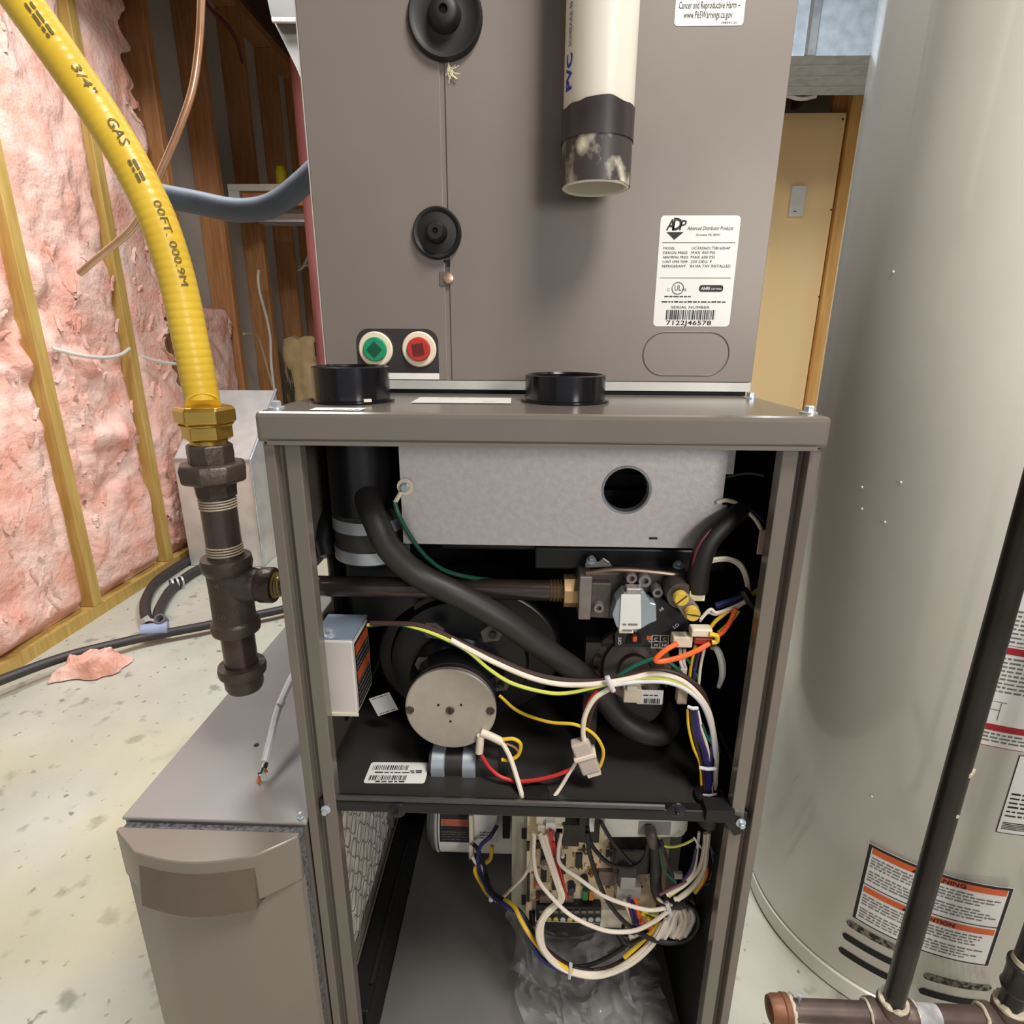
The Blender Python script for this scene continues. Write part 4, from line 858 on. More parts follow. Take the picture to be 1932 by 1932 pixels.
for e, rot in ((e1_, .75), (e2_, -.15)):
    cp = make('test_cap', B().lathe(e+Vector((0, .006, 0)), (0, -1, 0), [(.0068, 0), (.0068, .0055), (.006, .0068)], 24), CAPM, t)
    make('cap_slot', B().obox(e+Vector((0, -.0009, 0)), Vector((math.cos(rot), 0, math.sin(rot)))*.006, Vector((-math.sin(rot), 0, math.cos(rot)))*.0005, (0, .0004, 0)), INK, cp, smooth=0)
# ---- inducer blower
t = thing('inducer_blower', 'round black draft inducer with a silver motor end plate', 'blower', (-.08, .12, .45))
cv = Vector((-.082, 0, .535))
INDB = M('inducer_black', (19, 19, 21), .35)
b = B(); P = []
for k in range(48):
    th = 2*math.pi*k/48; r_ = .098+.014*max(0, math.cos(th-.6)); P.append((cv.x+r_*math.cos(th)+.004, .115, cv.z+.015+r_*.83*math.sin(th)))
b.prism(P, (0, .075, 0)); make('fan_housing', b, INDB, t, smooth=40, bevel=.004)
make('housing_step', B().lathe((cv.x, .1145, cv.z+.012), (0, -1, 0), [(.078, 0), (.075, .008), (.06, .010)], 48), INDB, t)
make('motor_body', B().lathe((cv.x-.001, .115, cv.z), (0, -1, 0), [(.050, .01), (.052, .02), (.044, .028), (.043, .055), (.0455, .0585)], 48), M('motor_black', (24, 24, 27), .28, .2), t)
e = at(850, 1340, y=.05); er = (at(936, 1340, y=.05).x-at(764, 1340, y=.05).x)/2
plt = make('motor_plate', B().lathe((e.x, .0562, e.z), (0, -1, 0), [(er, 0), (er, .0045), (er-.0015, .0055)], 64), M('motor_plate_steel', (178, 168, 154), .48, .3, scale=60), t, smooth=30)
for px, py, r_ in ((773, 1340, .0046), (925, 1342, .0046), (849, 1341, .0046)):
    q2 = at(px, py, y=.05); make('plate_screw', B().lathe((q2.x, .0507, q2.z), (0, -1, 0), [(r_, 0), (r_*.9, .0012), (r_*.55, .0012), (r_*.5, .0004)], 18), M('dark_screw', (84, 76, 68), .4, .5), plt)
for px, py in ((827, 1330), (870, 1330), (850, 1361)):
    q2 = at(px, py, y=.0505); make('plate_hole', B().cyl((q2.x, .0506, q2.z), (q2.x, .0502, q2.z), .0013, seg=10), INK, plt)
q2 = at(849, 1341, y=.05); make('shaft_slot', B().box(q2.x-.0005, q2.x+.0005, .0488, .0493, q2.z-.004, q2.z+.004), INK, plt, smooth=0)
LUG = M('lug_grey', (96, 90, 86), .45, .4)
for px, py, dx in ((930, 1196, 1), (815, 1190, -1), (800, 1255, -1), (945, 1290, 1)):
    q2 = at(px, py, y=.085); lg = make('mount_lug', B().prism([q2+Vector((-.010*dx, 0, -.010)), q2+Vector((.006*dx, 0, -.008)), q2+Vector((.010*dx, 0, .0)), q2+Vector((.006*dx, 0, .009)), q2+Vector((-.004*dx, 0, .009)), q2+Vector((-.013*dx, 0, .002))], (0, .002, 0)), LUG, t, smooth=0)
    make('lug_screw', B().cyl(q2+Vector((0, 0, 0)), q2+Vector((0, -.004, 0)), .004, seg=14), GLOSSBLK, lg)
lb_ = at(724, 1328, y=.112)
a = math.radians(22); u = Vector((math.cos(a), 0, math.sin(a))); w = Vector((-math.sin(a), 0, math.cos(a)))
fq = plane(lb_, u, w); b = B(); rect(b, fq, -.013, -.0125, .013, .0125, .0006); st = make('square_sticker', b, WHITE, t, smooth=0)
b = B(); lines(b, fq, -.010, .010, .0098, .0012, .0009); lines(b, fq, -.010, .010, -.0108, .0012, .0009); make('lettering', b, GREYINK, st, smooth=0)
q2 = at(870, 1440, y=.062)
make('motor_capacitor', B().lathe((q2.x-.033, .064, q2.z), (1, 0, 0), [(.017, 0), (.017, .074)], 28), M('bracket_dark', (44, 40, 38), .4), t)
for dx in (-.033, .0): make('capacitor_band', B().lathe((q2.x+dx+.002, .064, q2.z), (1, 0, 0), [(.0172, 0), (.019, .001), (.019, .014), (.0172, .015)], 32, caps=False), GALVB, t)
make('motor_sleeve', B().cyl(at(907, 1387, y=.048), at(904, 1420, y=.046), .0042, seg=12), NYLON, t)
make('motor_sleeve', B().tube(cr([at(908, 1382, y=.048), at(928, 1390, y=.046), at(948, 1400, y=.044)]), .0042, 12), NYLON, t)
# ---- junction box
t = thing('junction_box', 'white metal junction box with an orange warning label on its side', 'junction box', (-.19, .05, .53))
jx0, jx1, jy0, jy1 = at(601, 1210, y=.03).x-.008, at(664, 1213, y=.03).x, .03, .082
jz0, jz1 = at(640, 1347, y=.03).z, at(640, 1210, y=.03).z
make('cover', B().box(jx0, jx1, jy0, jy1, jz0, jz1), M('white_metal', (206, 198, 192), .45, .15, scale=8), t, smooth=0, bevel=.0015)
make('top_plate', B().box(jx0, jx1+.0005, jy0+.002, jy1, jz1+.0002, jz1+.0018), M('sky_sheen_top', (160, 178, 196), .2, .5), t, smooth=0)  # pale blue paints a sky reflection onto the box top
make('hinge_flange', B().box(jx0, jx1+.001, jy0-.0012, jy0-.0002, jz0-.0015, jz0+.002), M('cream_flange', (216, 214, 190), .5), t, smooth=0)
hexscrew('screw', (at(623, 1200, y=.04).x, .0385, jz1+.0018), t, r=.0036)
make('notch', B().cyl((jx0+.0085, jy0-.0006, jz0+.022), (jx0+.0085, jy0-.0003, jz0+.022), .0052, seg=20), BLACK, t)
fl_ = plane((jx1+.0002, jy0+.002, jz0+.003), (0, 1, 0), (0, 0, 1), (1, 0, 0)); LH = jz1-jz0-.006; LW = jy1-jy0-.004
b = B(); rect(b, fl_, 0, 0, LW, LH, .0004); lab = make('side_label', b, WHITE, t, smooth=0)
b = B(); rect(b, fl_, .0012, .0012, LW-.0012, LH-.0012, .0007); make('label_field', b, INK, lab, smooth=0)
for v_ in (.016, .045): b = B(); rect(b, fl_, .003, LH-v_, LW-.003, LH-v_+.0115, .001); make('orange_band', b, M('dull_orange', (158, 66, 34), .5), lab, smooth=0)
b = B()
for k in range(10): (None if k in (3, 4) else lines(b, fl_, .004, LW-.004, LH-.020-k*.0055, .0014, .001))
make('label_lines', b, GREYINK, lab, smooth=0)
# ---- vent pipe and hose inside
t = thing('vent_coupling', 'black vent pipe joined by a rubber coupling with steel band clamps', 'vent pipe', (-.172, .083, .69))
vz = [at(690, py, y=.05).z for py in (845, 985, 1005, 1030, 1055, 1080)]
make('vent_pipe', B().cyl((-.172, .090, vz[1]), (-.172, .090, .8125), .030, seg=32), M('vent_black', (20, 20, 23), .3), t)
make('coupling', B().lathe((-.166, .095, 0), (0, 0, 1), [(.032, vz[5]), (.036, vz[5]+.002), (.036, vz[1]), (.031, vz[1]+.003)], 36), M('coupling_grey', (58, 54, 50), .45), t)
for z in (vz[2], vz[4]-.004): make('band_clamp', B().lathe((-.166, .095, z), (0, 0, 1), [(.0362, -.006), (.0375, -.006), (.0375, .006), (.0362, .006)], 40, caps=False), GALVB, t)
make('trap', B().box(-.205, -.125, .115, .2, .585, .672), INDB, t, smooth=0, bevel=.006)
make('side_elbow', B().tube(cr([at(615, 1050, y=.09), at(610, 1010, y=.1), at(640, 970, y=.12), at(690, 950, y=.14)]), .014, 14), M('vent_black'), t)
make('drain_hose', B().tube(cr([at(690, 925, y=.076), at(697, 952, y=.058), at(710, 985, y=.046), at(735, 1035, y=.046), at(790, 1085, y=.052), at(870, 1125, y=.052), at(950, 1170, y=.055), at(1020, 1220, y=.062), at(1085, 1265, y=.07), at(1130, 1305, y=.078), at(1165, 1350, y=.075), at(1205, 1378, y=.072), at(1245, 1385, y=.078), at(1262, 1365, y=.095), at(1255, 1335, y=.12)]), .0122, 18), M('drain_hose_black', (40, 38, 36), .5), label='thick black drain hose sweeping across the burner compartment', cat='hose')
# ---- pressure switch
t = thing('pressure_switch', 'brown round pressure switch below the gas valve', 'switch', at(1190, 1310, y=.11))
e = at(1195, 1275, y=.085); PSW = M('switch_brown', (104, 88, 78), .5)
make('disc', B().lathe((e.x, .105, e.z), (0, -1, .35), [(.042, 0), (.044, .004), (.042, .010), (.034, .013), (.032, .020), (.018, .022), (.016, .030)], 44), PSW, t)
for k in range(8):
    th = math.radians(70+k*22); q2 = Vector((e.x+.0385*math.cos(th), .0945, e.z+.003+.0385*math.sin(th))); make('rim_hole', B().cyl(q2, q2+Vector((0, -.0012, .0004)), .0024, seg=12), BLACK, t)
make('stand', B().box(e.x-.050, e.x-.034, .10, .115, .45, e.z+.03), M('stand_grey', (74, 70, 64), .5, .2), t, smooth=0)
e2 = at(1215, 1340, y=.07)
make('motor_hub', B().lathe((e2.x-.005, .11, e2.z), (0, -1, .2), [(.036, 0), (.036, .02), (.028, .03), (.012, .032)], 36), INDB, t)
t = thing('plug_connector', 'cream plug with a white printed tag below the wire harness', 'connector', at(1215, 1320, y=.055))
pbox('plug', (1178, 1300), (1210, 1327), .055, .068, NYLON); pbox('latch', (1183, 1296), (1202, 1306), .052, .06, NYLON)
lab = pbox('tag', (1203, 1302), (1250, 1330), .056, .0575, WHITE)
b = B(); fv = plane((0, .0557, 0)); e = X(1207, 1327, .0557); barcode(b, fv, e.x+.004, e.x+.020, e.z, e.z+.006, .0002); lines(b, fv, e.x+.003, e.x+.02, e.z+.009, .0016, .0002); make('lettering', b, INK, lab, smooth=0)
# ================================================================== wires of the burner compartment
def W(parent, mat, L, y, r=.0019, stripe=None, seg=8):
    ys = y if isinstance(y, (list, tuple)) else [y]*len(L)
    P = cr([at(px, py, y=ys[min(i, len(ys)-1)]) for i, (px, py) in enumerate(L)], 6)
    return make('wire', B().tube(P, r, seg, stripe=3 if stripe else 0), [mat, stripe] if stripe else mat, parent)
t = HA = thing('wire_harness', 'bundle of white, brown and green-yellow wires looping past the gas valve', 'wires', at(1150, 1290, y=.04))
W(t, GREEN, [(694, 1180), (735, 1176), (775, 1182), (825, 1199), (880, 1227), (923, 1263), (967, 1290), (1032, 1307), (1076, 1307), (1130, 1295), (1184, 1284), (1220, 1279), (1266, 1283), (1297, 1298), (1322, 1318), (1336, 1342), (1343, 1370), (1340, 1395)], [.05, .045, .04, .038, .036], .0022, YG)
W(t, WW, [(850, 1207), (880, 1223), (940, 1253), (1000, 1278), (1050, 1290), (1100, 1292), (1145, 1288), (1190, 1280), (1235, 1271), (1280, 1281), (1312, 1305), (1336, 1340), (1346, 1380), (1352, 1425), (1350, 1470), (1353, 1515)], .036, .0026)
W(t, BRN, [(698, 1176), (780, 1178), (830, 1193), (880, 1217), (945, 1246), (1010, 1272), (1080, 1284), (1150, 1283), (1200, 1272), (1245, 1263), (1290, 1275), (1325, 1305), (1340, 1345)], .040, .0024)
W(t, BRN, [(840, 1199), (900, 1226), (960, 1254), (1030, 1279), (1100, 1287), (1160, 1280), (1210, 1268), (1255, 1268), (1300, 1284)], .042, .002)
W(t, TIE, [(1148, 1294), (1200, 1287), (1255, 1287), (1295, 1302), (1325, 1330), (1342, 1375), (1350, 1430)], .034, .0020)
W(t, GREEN, [(1160, 1280), (1195, 1258), (1235, 1243), (1262, 1250), (1285, 1270)], .044, .0022)
W(t, GREEN, [(1262, 1287), (1300, 1300), (1325, 1330), (1345, 1385), (1356, 1412), (1352, 1422)], .038, .0020)
W(t, GREEN, [(1293, 1238), (1310, 1265), (1322, 1300)], .046, .0013, YG)
W(t, WW, [(1153, 1297), (1122, 1318), (1104, 1350), (1100, 1380), (1103, 1402)], .034, .0026)
W(t, BRN, [(1148, 1296), (1124, 1325), (1112, 1360), (1108, 1395)], .038, .0020); W(t, YEL, [(1135, 1300), (1112, 1330), (1105, 1365), (1106, 1398)], .040, .0013); W(t, REDW, [(1127, 1302), (1112, 1322), (1105, 1340)], .037, .0018)
for L, m, r_ in (([(1297, 1340), (1299, 1372), (1308, 1410), (1320, 1440), (1323, 1480), (1325, 1520)], YEL, .0014), ([(1303, 1335), (1308, 1378), (1318, 1420), (1326, 1460), (1329, 1520)], BRN, .0019),
                 ([(1309, 1335), (1313, 1380), (1326, 1415), (1333, 1460), (1333, 1520)], BLU, .0024), ([(1313, 1338), (1320, 1385), (1333, 1420), (1338, 1460), (1336, 1520)], PUR, .0021),
                 ([(1316, 1340), (1323, 1372), (1333, 1405), (1340, 1440)], WW, .0017), ([(1323, 1365), (1335, 1392), (1350, 1408), (1356, 1418)], GREEN, .0018), ([(1341, 1390), (1344, 1405), (1341, 1430), (1339, 1520)], BLU, .0021), ([(1337, 1455), (1343, 1492), (1346, 1520)], WW, .0017)):
    W(t, m, L, .036, r_)
def tie(parent, a, c, y, r=.0018): make('zip_tie', B().tube([at(*a, y=y), at((a[0]+c[0])/2, (a[1]+c[1])/2+2, y=y-.002), at(*c, y=y)], r, 8), TIE, parent)
tie(t, (1145, 1276), (1157, 1303), .030, .0026); tie(t, (1297, 1333), (1316, 1336), .033); tie(t, (1319, 1448), (1351, 1450), .031); tie(t, (1326, 1500), (1352, 1498), .031, .0013)
t = thing('wire_connector', 'clear nylon plug joining white, red and yellow wires under the harness', 'connector', at(1105, 1430, y=.036))
c0, c1 = at(1092, 1395, y=.036), at(1116, 1455, y=.034); ax = (c1-c0)/2; sd = Vector((ax.z, 0, -ax.x)).normalized()
make('housing', B().obox((c0+c1)/2, ax*.95, sd*.0095, (0, .006, 0)), M('clear_nylon', (206, 190, 178), .35, trans=.2), t, smooth=0, bevel=.002)
make('collar', B().obox(c0+ax*.9, ax*.12, sd*.0115, (0, .0075, 0)), NYLON, t, smooth=0, bevel=.001); make('tail', B().obox(c1+sd*-.002, ax*.15, sd*.007, (0, .005, 0)), NYLON, t, smooth=0)
W(t, REDW, [(1084, 1448), (1045, 1464), (990, 1474), (950, 1468), (925, 1450), (908, 1424)], [.036, .034, .034, .036, .04, .045], .0021)
W(t, WW, [(1088, 1436), (1073, 1460), (1057, 1487), (1036, 1516)], [.036, .034, .03, .02], .0020)
W(t, YEL, [(942, 1312), (978, 1342), (1035, 1362), (1085, 1367), (1120, 1385), (1138, 1415), (1133, 1444), (1122, 1451)], [.07, .06, .045, .036], .0017)
W(t, WW, [(946, 1398), (962, 1428), (976, 1470), (988, 1513)], [.045, .04, .03, .02], .0026)
W(t, YEL, [(944, 1396), (968, 1394), (982, 1404), (978, 1424), (962, 1434), (946, 1433)], .044, .0020); W(t, COPPER, [(955, 1402), (972, 1410), (980, 1420)], .046, .0015)
t = thing('ground_wire', 'green-yellow ground wire with a ring lug on the burner box', 'wire', at(760, 930, y=.058))
W(t, GREEN, [(745, 948), (752, 970), (772, 1008), (800, 1046), (835, 1074), (880, 1088), (932, 1095)], [.056, .054, .058, .065, .072, .078, .09], .0022, YG)
e = at(763, 918, y=.0605); make('ring_lug', B().lathe((e.x+.001, YB-.0016, e.z), (0, -1, 0), [(.0045, 0), (.0078, 0), (.0078, .0008), (.0045, .0008)], 24, caps=False).cyl(at(757, 928, y=.0595), at(745, 948, y=.057), .0022, seg=10), NYLON, t)
# flame sensor / igniter leads at the right
t = thing('igniter_lead', 'black sleeved igniter lead ending in a cream plug', 'wires', at(1320, 1120, y=.05))
make('sleeve', B().tube(cr([at(1398, 962, y=.062), at(1365, 990, y=.05), at(1335, 1025, y=.044), at(1320, 1070, y=.042), at(1316, 1114, y=.044)]), .0098, 14), M('sleeve_black', (24, 22, 22), .5), t)
W(t, M('dark_red_wire', (96, 30, 44), .45), [(1382, 968), (1340, 1000), (1312, 1045), (1304, 1112)], [.055, .042, .038, .04], .0014)
pbox('plug', (1302, 1114), (1330, 1135), .038, .052, M('cream_plug', (232, 224, 186), .45))
W(t, WW, [(1352, 948), (1370, 944), (1390, 950), (1400, 962)], .06, .0020); W(t, WW, [(1402, 958), (1425, 980), (1440, 1005), (1452, 1022)], [.06, .05, .045, .04], .0018)
W(t, BKW, [(1355, 940), (1385, 945), (1420, 962), (1440, 982)], .07, .0025); W(t, M('grey_lead', (120, 116, 112), .5), [(1365, 902), (1400, 894), (1430, 895), (1450, 902)], .09, .0013)
lab = pbox('white_tag', (1434, 1000), (1455, 1047), .040, .0415, M('tag_pink', (206, 176, 160), .5))
t = thing('sensor_wires', 'twisted white, blue and orange wires tied at the right cabinet wall', 'wires', at(1412, 1130, y=.05))
for L, m, r_, y in (([(1328, 1056), (1350, 1054), (1372, 1053), (1396, 1062), (1410, 1090), (1414, 1122)], WW, .0017, .05), ([(1330, 1064), (1352, 1058), (1378, 1058), (1398, 1072), (1408, 1100), (1409, 1124)], WW, .0015, .052),
                    ([(1406, 1134), (1380, 1147), (1352, 1156), (1340, 1150), (1322, 1168)], WW, .0017, .044), ([(1406, 1137), (1380, 1152), (1350, 1159), (1335, 1156), (1320, 1172)], TIE, .0014, .046),
                    ([(1404, 1124), (1380, 1132), (1350, 1142)], BLU, .0026, .05), ([(1404, 1128), (1380, 1138), (1350, 1146)], PUR, .0022, .052),
                    ([(1388, 1148), (1378, 1172), (1364, 1192), (1352, 1200)], ORG, .0023, .04), ([(1375, 1152), (1350, 1172), (1338, 1188)], YEL, .0018, .044), ([(1394, 1152), (1375, 1176), (1355, 1194)], YEL, .0018, .046),
                    ([(1417, 1124), (1428, 1118), (1437, 1117)], YEL, .0019, .046), ([(1418, 1120), (1436, 1106), (1447, 1092)], WW, .0012, .048), ([(1420, 1138), (1440, 1134)], WW, .0012, .048)):
    W(t, m, L, y, r_)
make('black_tie', B().tube([at(1402, 1112, y=.042), at(1414, 1132, y=.040), at(1426, 1146, y=.044)], .0042, 8), BKW, t)
t = thing('valve_plugs', 'cream and red plugs with an orange wire loop beside the gas valve', 'connector', at(1300, 1205, y=.04))
pbox('cream_plug', (1271, 1202), (1306, 1223), .036, .048, NYLON); pbox('cream_plug', (1306, 1188), (1344, 1203), .034, .046, NYLON); pbox('red_plug', (1311, 1204), (1347, 1217), .035, .047, M('red_plug', (150, 44, 28), .45))
W(t, ORG, [(1278, 1214), (1258, 1225), (1240, 1240), (1238, 1247), (1255, 1247), (1290, 1238), (1320, 1225), (1338, 1214)], [.034, .03, .028, .028, .029, .03, .032, .035], .0025)
W(t, YEL, [(1338, 1196), (1352, 1200), (1352, 1210), (1343, 1212)], .033, .0024)
for L, m in (([(1284, 1224), (1283, 1245), (1288, 1262)], WW), ([(1292, 1224), (1290, 1245), (1294, 1262)], TIE), ([(1312, 1216), (1305, 1250), (1300, 1285)], YEL), ([(1330, 1218), (1322, 1255), (1318, 1290)], WW), ([(1322, 1218), (1313, 1255), (1308, 1290)], PUR), ([(1318, 1216), (1308, 1252), (1304, 1288)], BKW)):
    W(t, m, L, .046, .0016)
pbox('small_plug', (1284, 1262), (1296, 1275), .044, .052, NYLON); pbox('small_plug', (1280, 1300), (1296, 1330), .05, .06, M('tan_plug', (196, 176, 152), .5))
make('bright_tie', B().tube(cr([at(1343, 1222, y=.06), at(1352, 1224, y=.052), at(1361, 1245, y=.05), at(1363, 1272, y=.05), at(1356, 1296, y=.056)]), [.0022+.0014*math.sin(math.pi*min(1, k/24)) for k in range(25)], 8), M('bright_nylon', (232, 234, 230), .3), label='glossy curved white strap at the right wall of the burner compartment', cat='strap')
make('wall_clip', B().lathe(at(1408, 1338, y=.10), (-1, 0, 0), [(.013, 0), (.016, .001), (.016, .003), (.013, .004)], 28, caps=False), TIE, label='round white clip on the right wall of the burner compartment', cat='clip')
# ================================================================== blower compartment
t = thing('blower_housing', 'galvanised blower scroll housing at the back of the lower compartment', 'blower', (.02, .5, .05))
HS = M('scroll_steel', (140, 138, 135), .36, .35, col2=(116, 114, 111), scale=5)
make('scroll', B().lathe((-.10, .5, .245), (1, 0, 0), [(.05, 0), (.165, .001), (.165, .24), (.05, .241)], 64), HS, t, smooth=40)
make('cutoff', B().prism([(-.115, .345, .041), (-.115, .345, .10), (-.115, .42, .16), (-.115, .62, .16), (-.115, .62, .041)], (.28, 0, 0)), HS, t, smooth=0, bevel=.004)
make('inlet_ring', B().lathe((-.10, .5, .245), (-1, 0, 0), [(.12, 0), (.12, .006), (.108, .012), (.100, .006)], 48, caps=False), HS, t)
t = thing('blower_motor', 'grey round blower motor with a black and orange warning sticker', 'motor', (-.09, .27, .14))
MC = Vector((0, .27, .204)); MR = .068; MG = M('motor_grey', (108, 108, 106), .4, .45)
make('shell', B().lathe((-.150, MC.y, MC.z), (1, 0, 0), [(.02, 0), (.058, .001), (.066, .007), (MR, .012), (MR, .150), (.06, .158), (.02, .160)], 64), MG, t, smooth=30)
make('rim', B().lathe((-.137, MC.y, MC.z), (1, 0, 0), [(MR, 0), (MR+.0016, .002), (MR, .004)], 64, caps=False), GALV, t)
make('motor_band', B().lathe((-.004, MC.y, MC.z), (1, 0, 0), [(MR, 0), (MR+.0016, .001), (MR+.0016, .008), (MR, .009)], 64, caps=False), HS, t)
def fm(u, v, h): a = v/MR; return Vector((u, MC.y-(MR+h)*math.cos(a), MC.z+(MR+h)*math.sin(a)))
def fmz(py): # arc length on the motor for a pixel row
    d = _F + _R*((880-966)/FPX) - _U*((py-966)/FPX); oy, oz = CAM.y-MC.y, CAM.z-MC.z
    A = d.y**2+d.z**2; Bq = oy*d.y+oz*d.z; C_ = oy*oy+oz*oz-MR*MR; k = (-Bq-math.sqrt(max(0, Bq*Bq-A*C_)))/A; p = CAM+d*k
    return math.atan2(p.z-MC.z, MC.y-p.y)*MR
xl0, xl1 = at(829, 1580, y=.21).x, at(966, 1580, y=.21).x; xo = at(887, 1580, y=.21).x
vb, vm, vt_ = fmz(1611), fmz(1589), fmz(1540)+.03
def prect(b, u0, v0, u1, v1, lift, n=10):
    for k in range(n): b.poly([fm(u0, v0+(v1-v0)*k/n, lift), fm(u1, v0+(v1-v0)*k/n, lift), fm(u1, v0+(v1-v0)*(k+1)/n, lift), fm(u0, v0+(v1-v0)*(k+1)/n, lift)])
b = B(); prect(b, xl0, vb, xl1, vt_, .0003, 16); lab = make('motor_label', b, WHITE, t, smooth=0)
b = B(); prect(b, xl0+.002, vm, xo, vt_-.001, .0007, 12); make('black_field', b, INK, lab, smooth=0)
v1_ = fmz(1556); b = B(); prect(b, xl0+.004, v1_-.002, xo-.002, v1_+.0075, .001, 4); make('orange_band', b, ORANGE, lab, smooth=0)
b = B(); text(b, 'WARNING', lambda u, v, h: fm(u, v, h), xl0+.014, v1_, .005, xo-xl0-.019, lift=.0014); b.poly([fm(xl0+.006, v1_-.0005, .0014), fm(xl0+.012, v1_-.0005, .0014), fm(xl0+.009, v1_+.006, .0014)])
for k in range(6): lines(b, fm, xl0+.005, xo-.004, fmz(1566+k*4.5), .0015, .001) if k else None
barcode(b, fm, xl0+.006, xo+.0, vb+.002, vb+.006, .0007); lines(b, fm, xl0+.005, xo, vb+.010, .0016, .0007)
make('lettering', b, GREYINK, lab, smooth=0)
t = thing('motor_plug', 'white plug with printed tag hanging on the blower motor', 'connector', at(905, 1580, y=.185))
pbox('plug', (884, 1540), (893, 1598), .175, .195, NYLON); lab = pbox('tag', (894, 1536), (938, 1590), .186, .1875, WHITE); pbox('side_block', (948, 1540), (962, 1583), .186, .2, BLACK); pbox('pin_row', (884, 1595), (894, 1622), .172, .182, NYLON)
b = B(); fv = plane((0, .1858, 0)); e = X(900, 1586, .1858)
for k in range(3): lines(b, fv, e.x+.004, e.x+.022, e.z+.004+k*.005, .0022, .0002)
make('lettering', b, GREYINK, lab, smooth=0)
# ---- control board
YK = .10
t = thing('control_board', 'tan furnace control board crowded with relays and connectors', 'circuit board', at(1110, 1740, y=YK))
a, c = X(965, 1722, YK+.008), X(996, 1500, YK+.008)
make('mount_plate', B().box(a.x, .185, YK+.008, YK+.0095, a.z+.004, .43), M('mount_plate_grey', (148, 146, 134), .45, .3), t, smooth=0)
for py in (1572, 1697): e = X(978, py, YK+.008); make('plate_slot', B().box(e.x+.004, e.x+.010, YK+.0072, YK+.0079, e.z-.008, e.z+.008), BLACK, t, smooth=0)
bx0, bx1, bz0 = X(992, 1730, YK).x, X(1252, 1700, YK).x, X(1000, 1738, YK).z
bd = make('board', B().box(bx0, bx1, YK, YK+.0016, bz0, .43), TAN, t, smooth=0)
def comp(name, pa, pb_, d, m, bev=.0008): return pbox(name, pa, pb_, YK-d, YK-.0002, m, bev, bd)
comp('main_socket', (1012, 1530), (1066, 1560), .014, M('socket_white', (210, 204, 180), .45)); comp('main_plug', (1014, 1558), (1064, 1573), .018, NYLON)
comp('plug_latch', (1030, 1553), (1048, 1566), .021, WHITE)
for pa, pb_ in (((1062, 1556), (1092, 1598)), ((1094, 1535), (1130, 1591)), ((1048, 1562), (1062, 1590))): comp('relay', pa, pb_, .018, M('relay_black', (34, 34, 32), .4))
comp('white_strip', (1113, 1536), (1121, 1570), .022, WHITE)
for k, (pa, pb_) in enumerate((((1020, 1605), (1032, 1632)), ((1021, 1640), (1031, 1665)), ((1056, 1615), (1067, 1650)), ((1042, 1652), (1052, 1680)), ((1087, 1611), (1098, 1638)), ((994, 1590), (999, 1606)), ((994, 1650), (999, 1702)), ((1144, 1605), (1149, 1618)), ((1151, 1606), (1156, 1618)), ((1100, 1597), (1104, 1609)), ((1012, 1588), (1020, 1602)), ((1160, 1685), (1172, 1698)))): comp('chip', pa, pb_, .003, M('chip_black', (24, 22, 24), .45), .0004)
comp('heat_sink', (1130, 1645), (1160, 1672), .006, M('sink_grey', (118, 104, 98), .5, .4)); comp('heat_sink', (1018, 1690), (1040, 1708), .008, M('sink_grey')); comp('heat_sink', (1062, 1690), (1082, 1706), .006, M('sink_grey'))
comp('fuse', (1008, 1664), (1017, 1672), .004, M('fuse_red', (190, 60, 36), .4)); comp('fuse', (1008, 1652), (1016, 1664), .004, M('fuse_green', (40, 96, 60), .4))
comp('inductor', (1100, 1682), (1109, 1700), .006, M('fuse_green2', (34, 116, 70), .4)); comp('inductor', (1112, 1682), (1120, 1700), .006, M('comp_orange', (216, 130, 40), .4))
for px, py, r_, cm in ((1103, 1662, .005, (58, 50, 66)), (1078, 1674, .0048, (40, 40, 62)), (1028, 1630, .0042, (190, 184, 170)), (1182, 1600, .0032, (150, 104, 56)), (1115, 1646, .0026, (140, 90, 40)), (1014, 1690, .002, (130, 90, 50)), (1061, 1610, .0026, (210, 204, 190)), (1152, 1598, .002, (120, 90, 50))):
    e = X(px, py, YK-.006); make('capacitor', B().lathe((e.x, YK-.0004, e.z), (0, -1, 0), [(r_, 0), (r_, .010), (r_*.85, .011)], 18), M('cap_%d' % cm[0], cm, .4), bd)
rnd = random.Random(9); cols = [(176, 120, 70), (200, 80, 60), (120, 90, 60), (60, 60, 64), (210, 200, 180), (150, 100, 90), (190, 150, 60)]
rb = {}
for k in range(110):
    px, py = rnd.uniform(1000, 1245), rnd.uniform(1575, 1735)
    e = X(px, py, YK); w, h = (.0028, .0009) if rnd.random() < .5 else (.0009, .0028); ci = rnd.randrange(7)
    rb.setdefault(ci, B()).box(e.x-w, e.x+w, YK-.0022, YK-.0002, e.z-h, e.z+h)
for ci, bb in rb.items(): make('small_parts', bb, M('smd_%d' % ci, cols[ci], .5), bd, smooth=0, kind='stuff')
comp('transformer', (1158, 1602), (1228, 1652), .022, BLKMET, .003); comp('cable_boot', (1168, 1638), (1202, 1658), .028, M('boot_grey', (52, 52, 54), .5), .002)
comp('clear_plug', (1172, 1655), (1198, 1680), .026, M('plug_clear', (196, 190, 182), .35, trans=.3)); comp('clear_plug', (1164, 1674), (1208, 1700), .024, M('plug_clear'))
ts = comp('terminal_strip', (1012, 1709), (1133, 1742), .012, M('terminal_black', (20, 18, 18), .4))
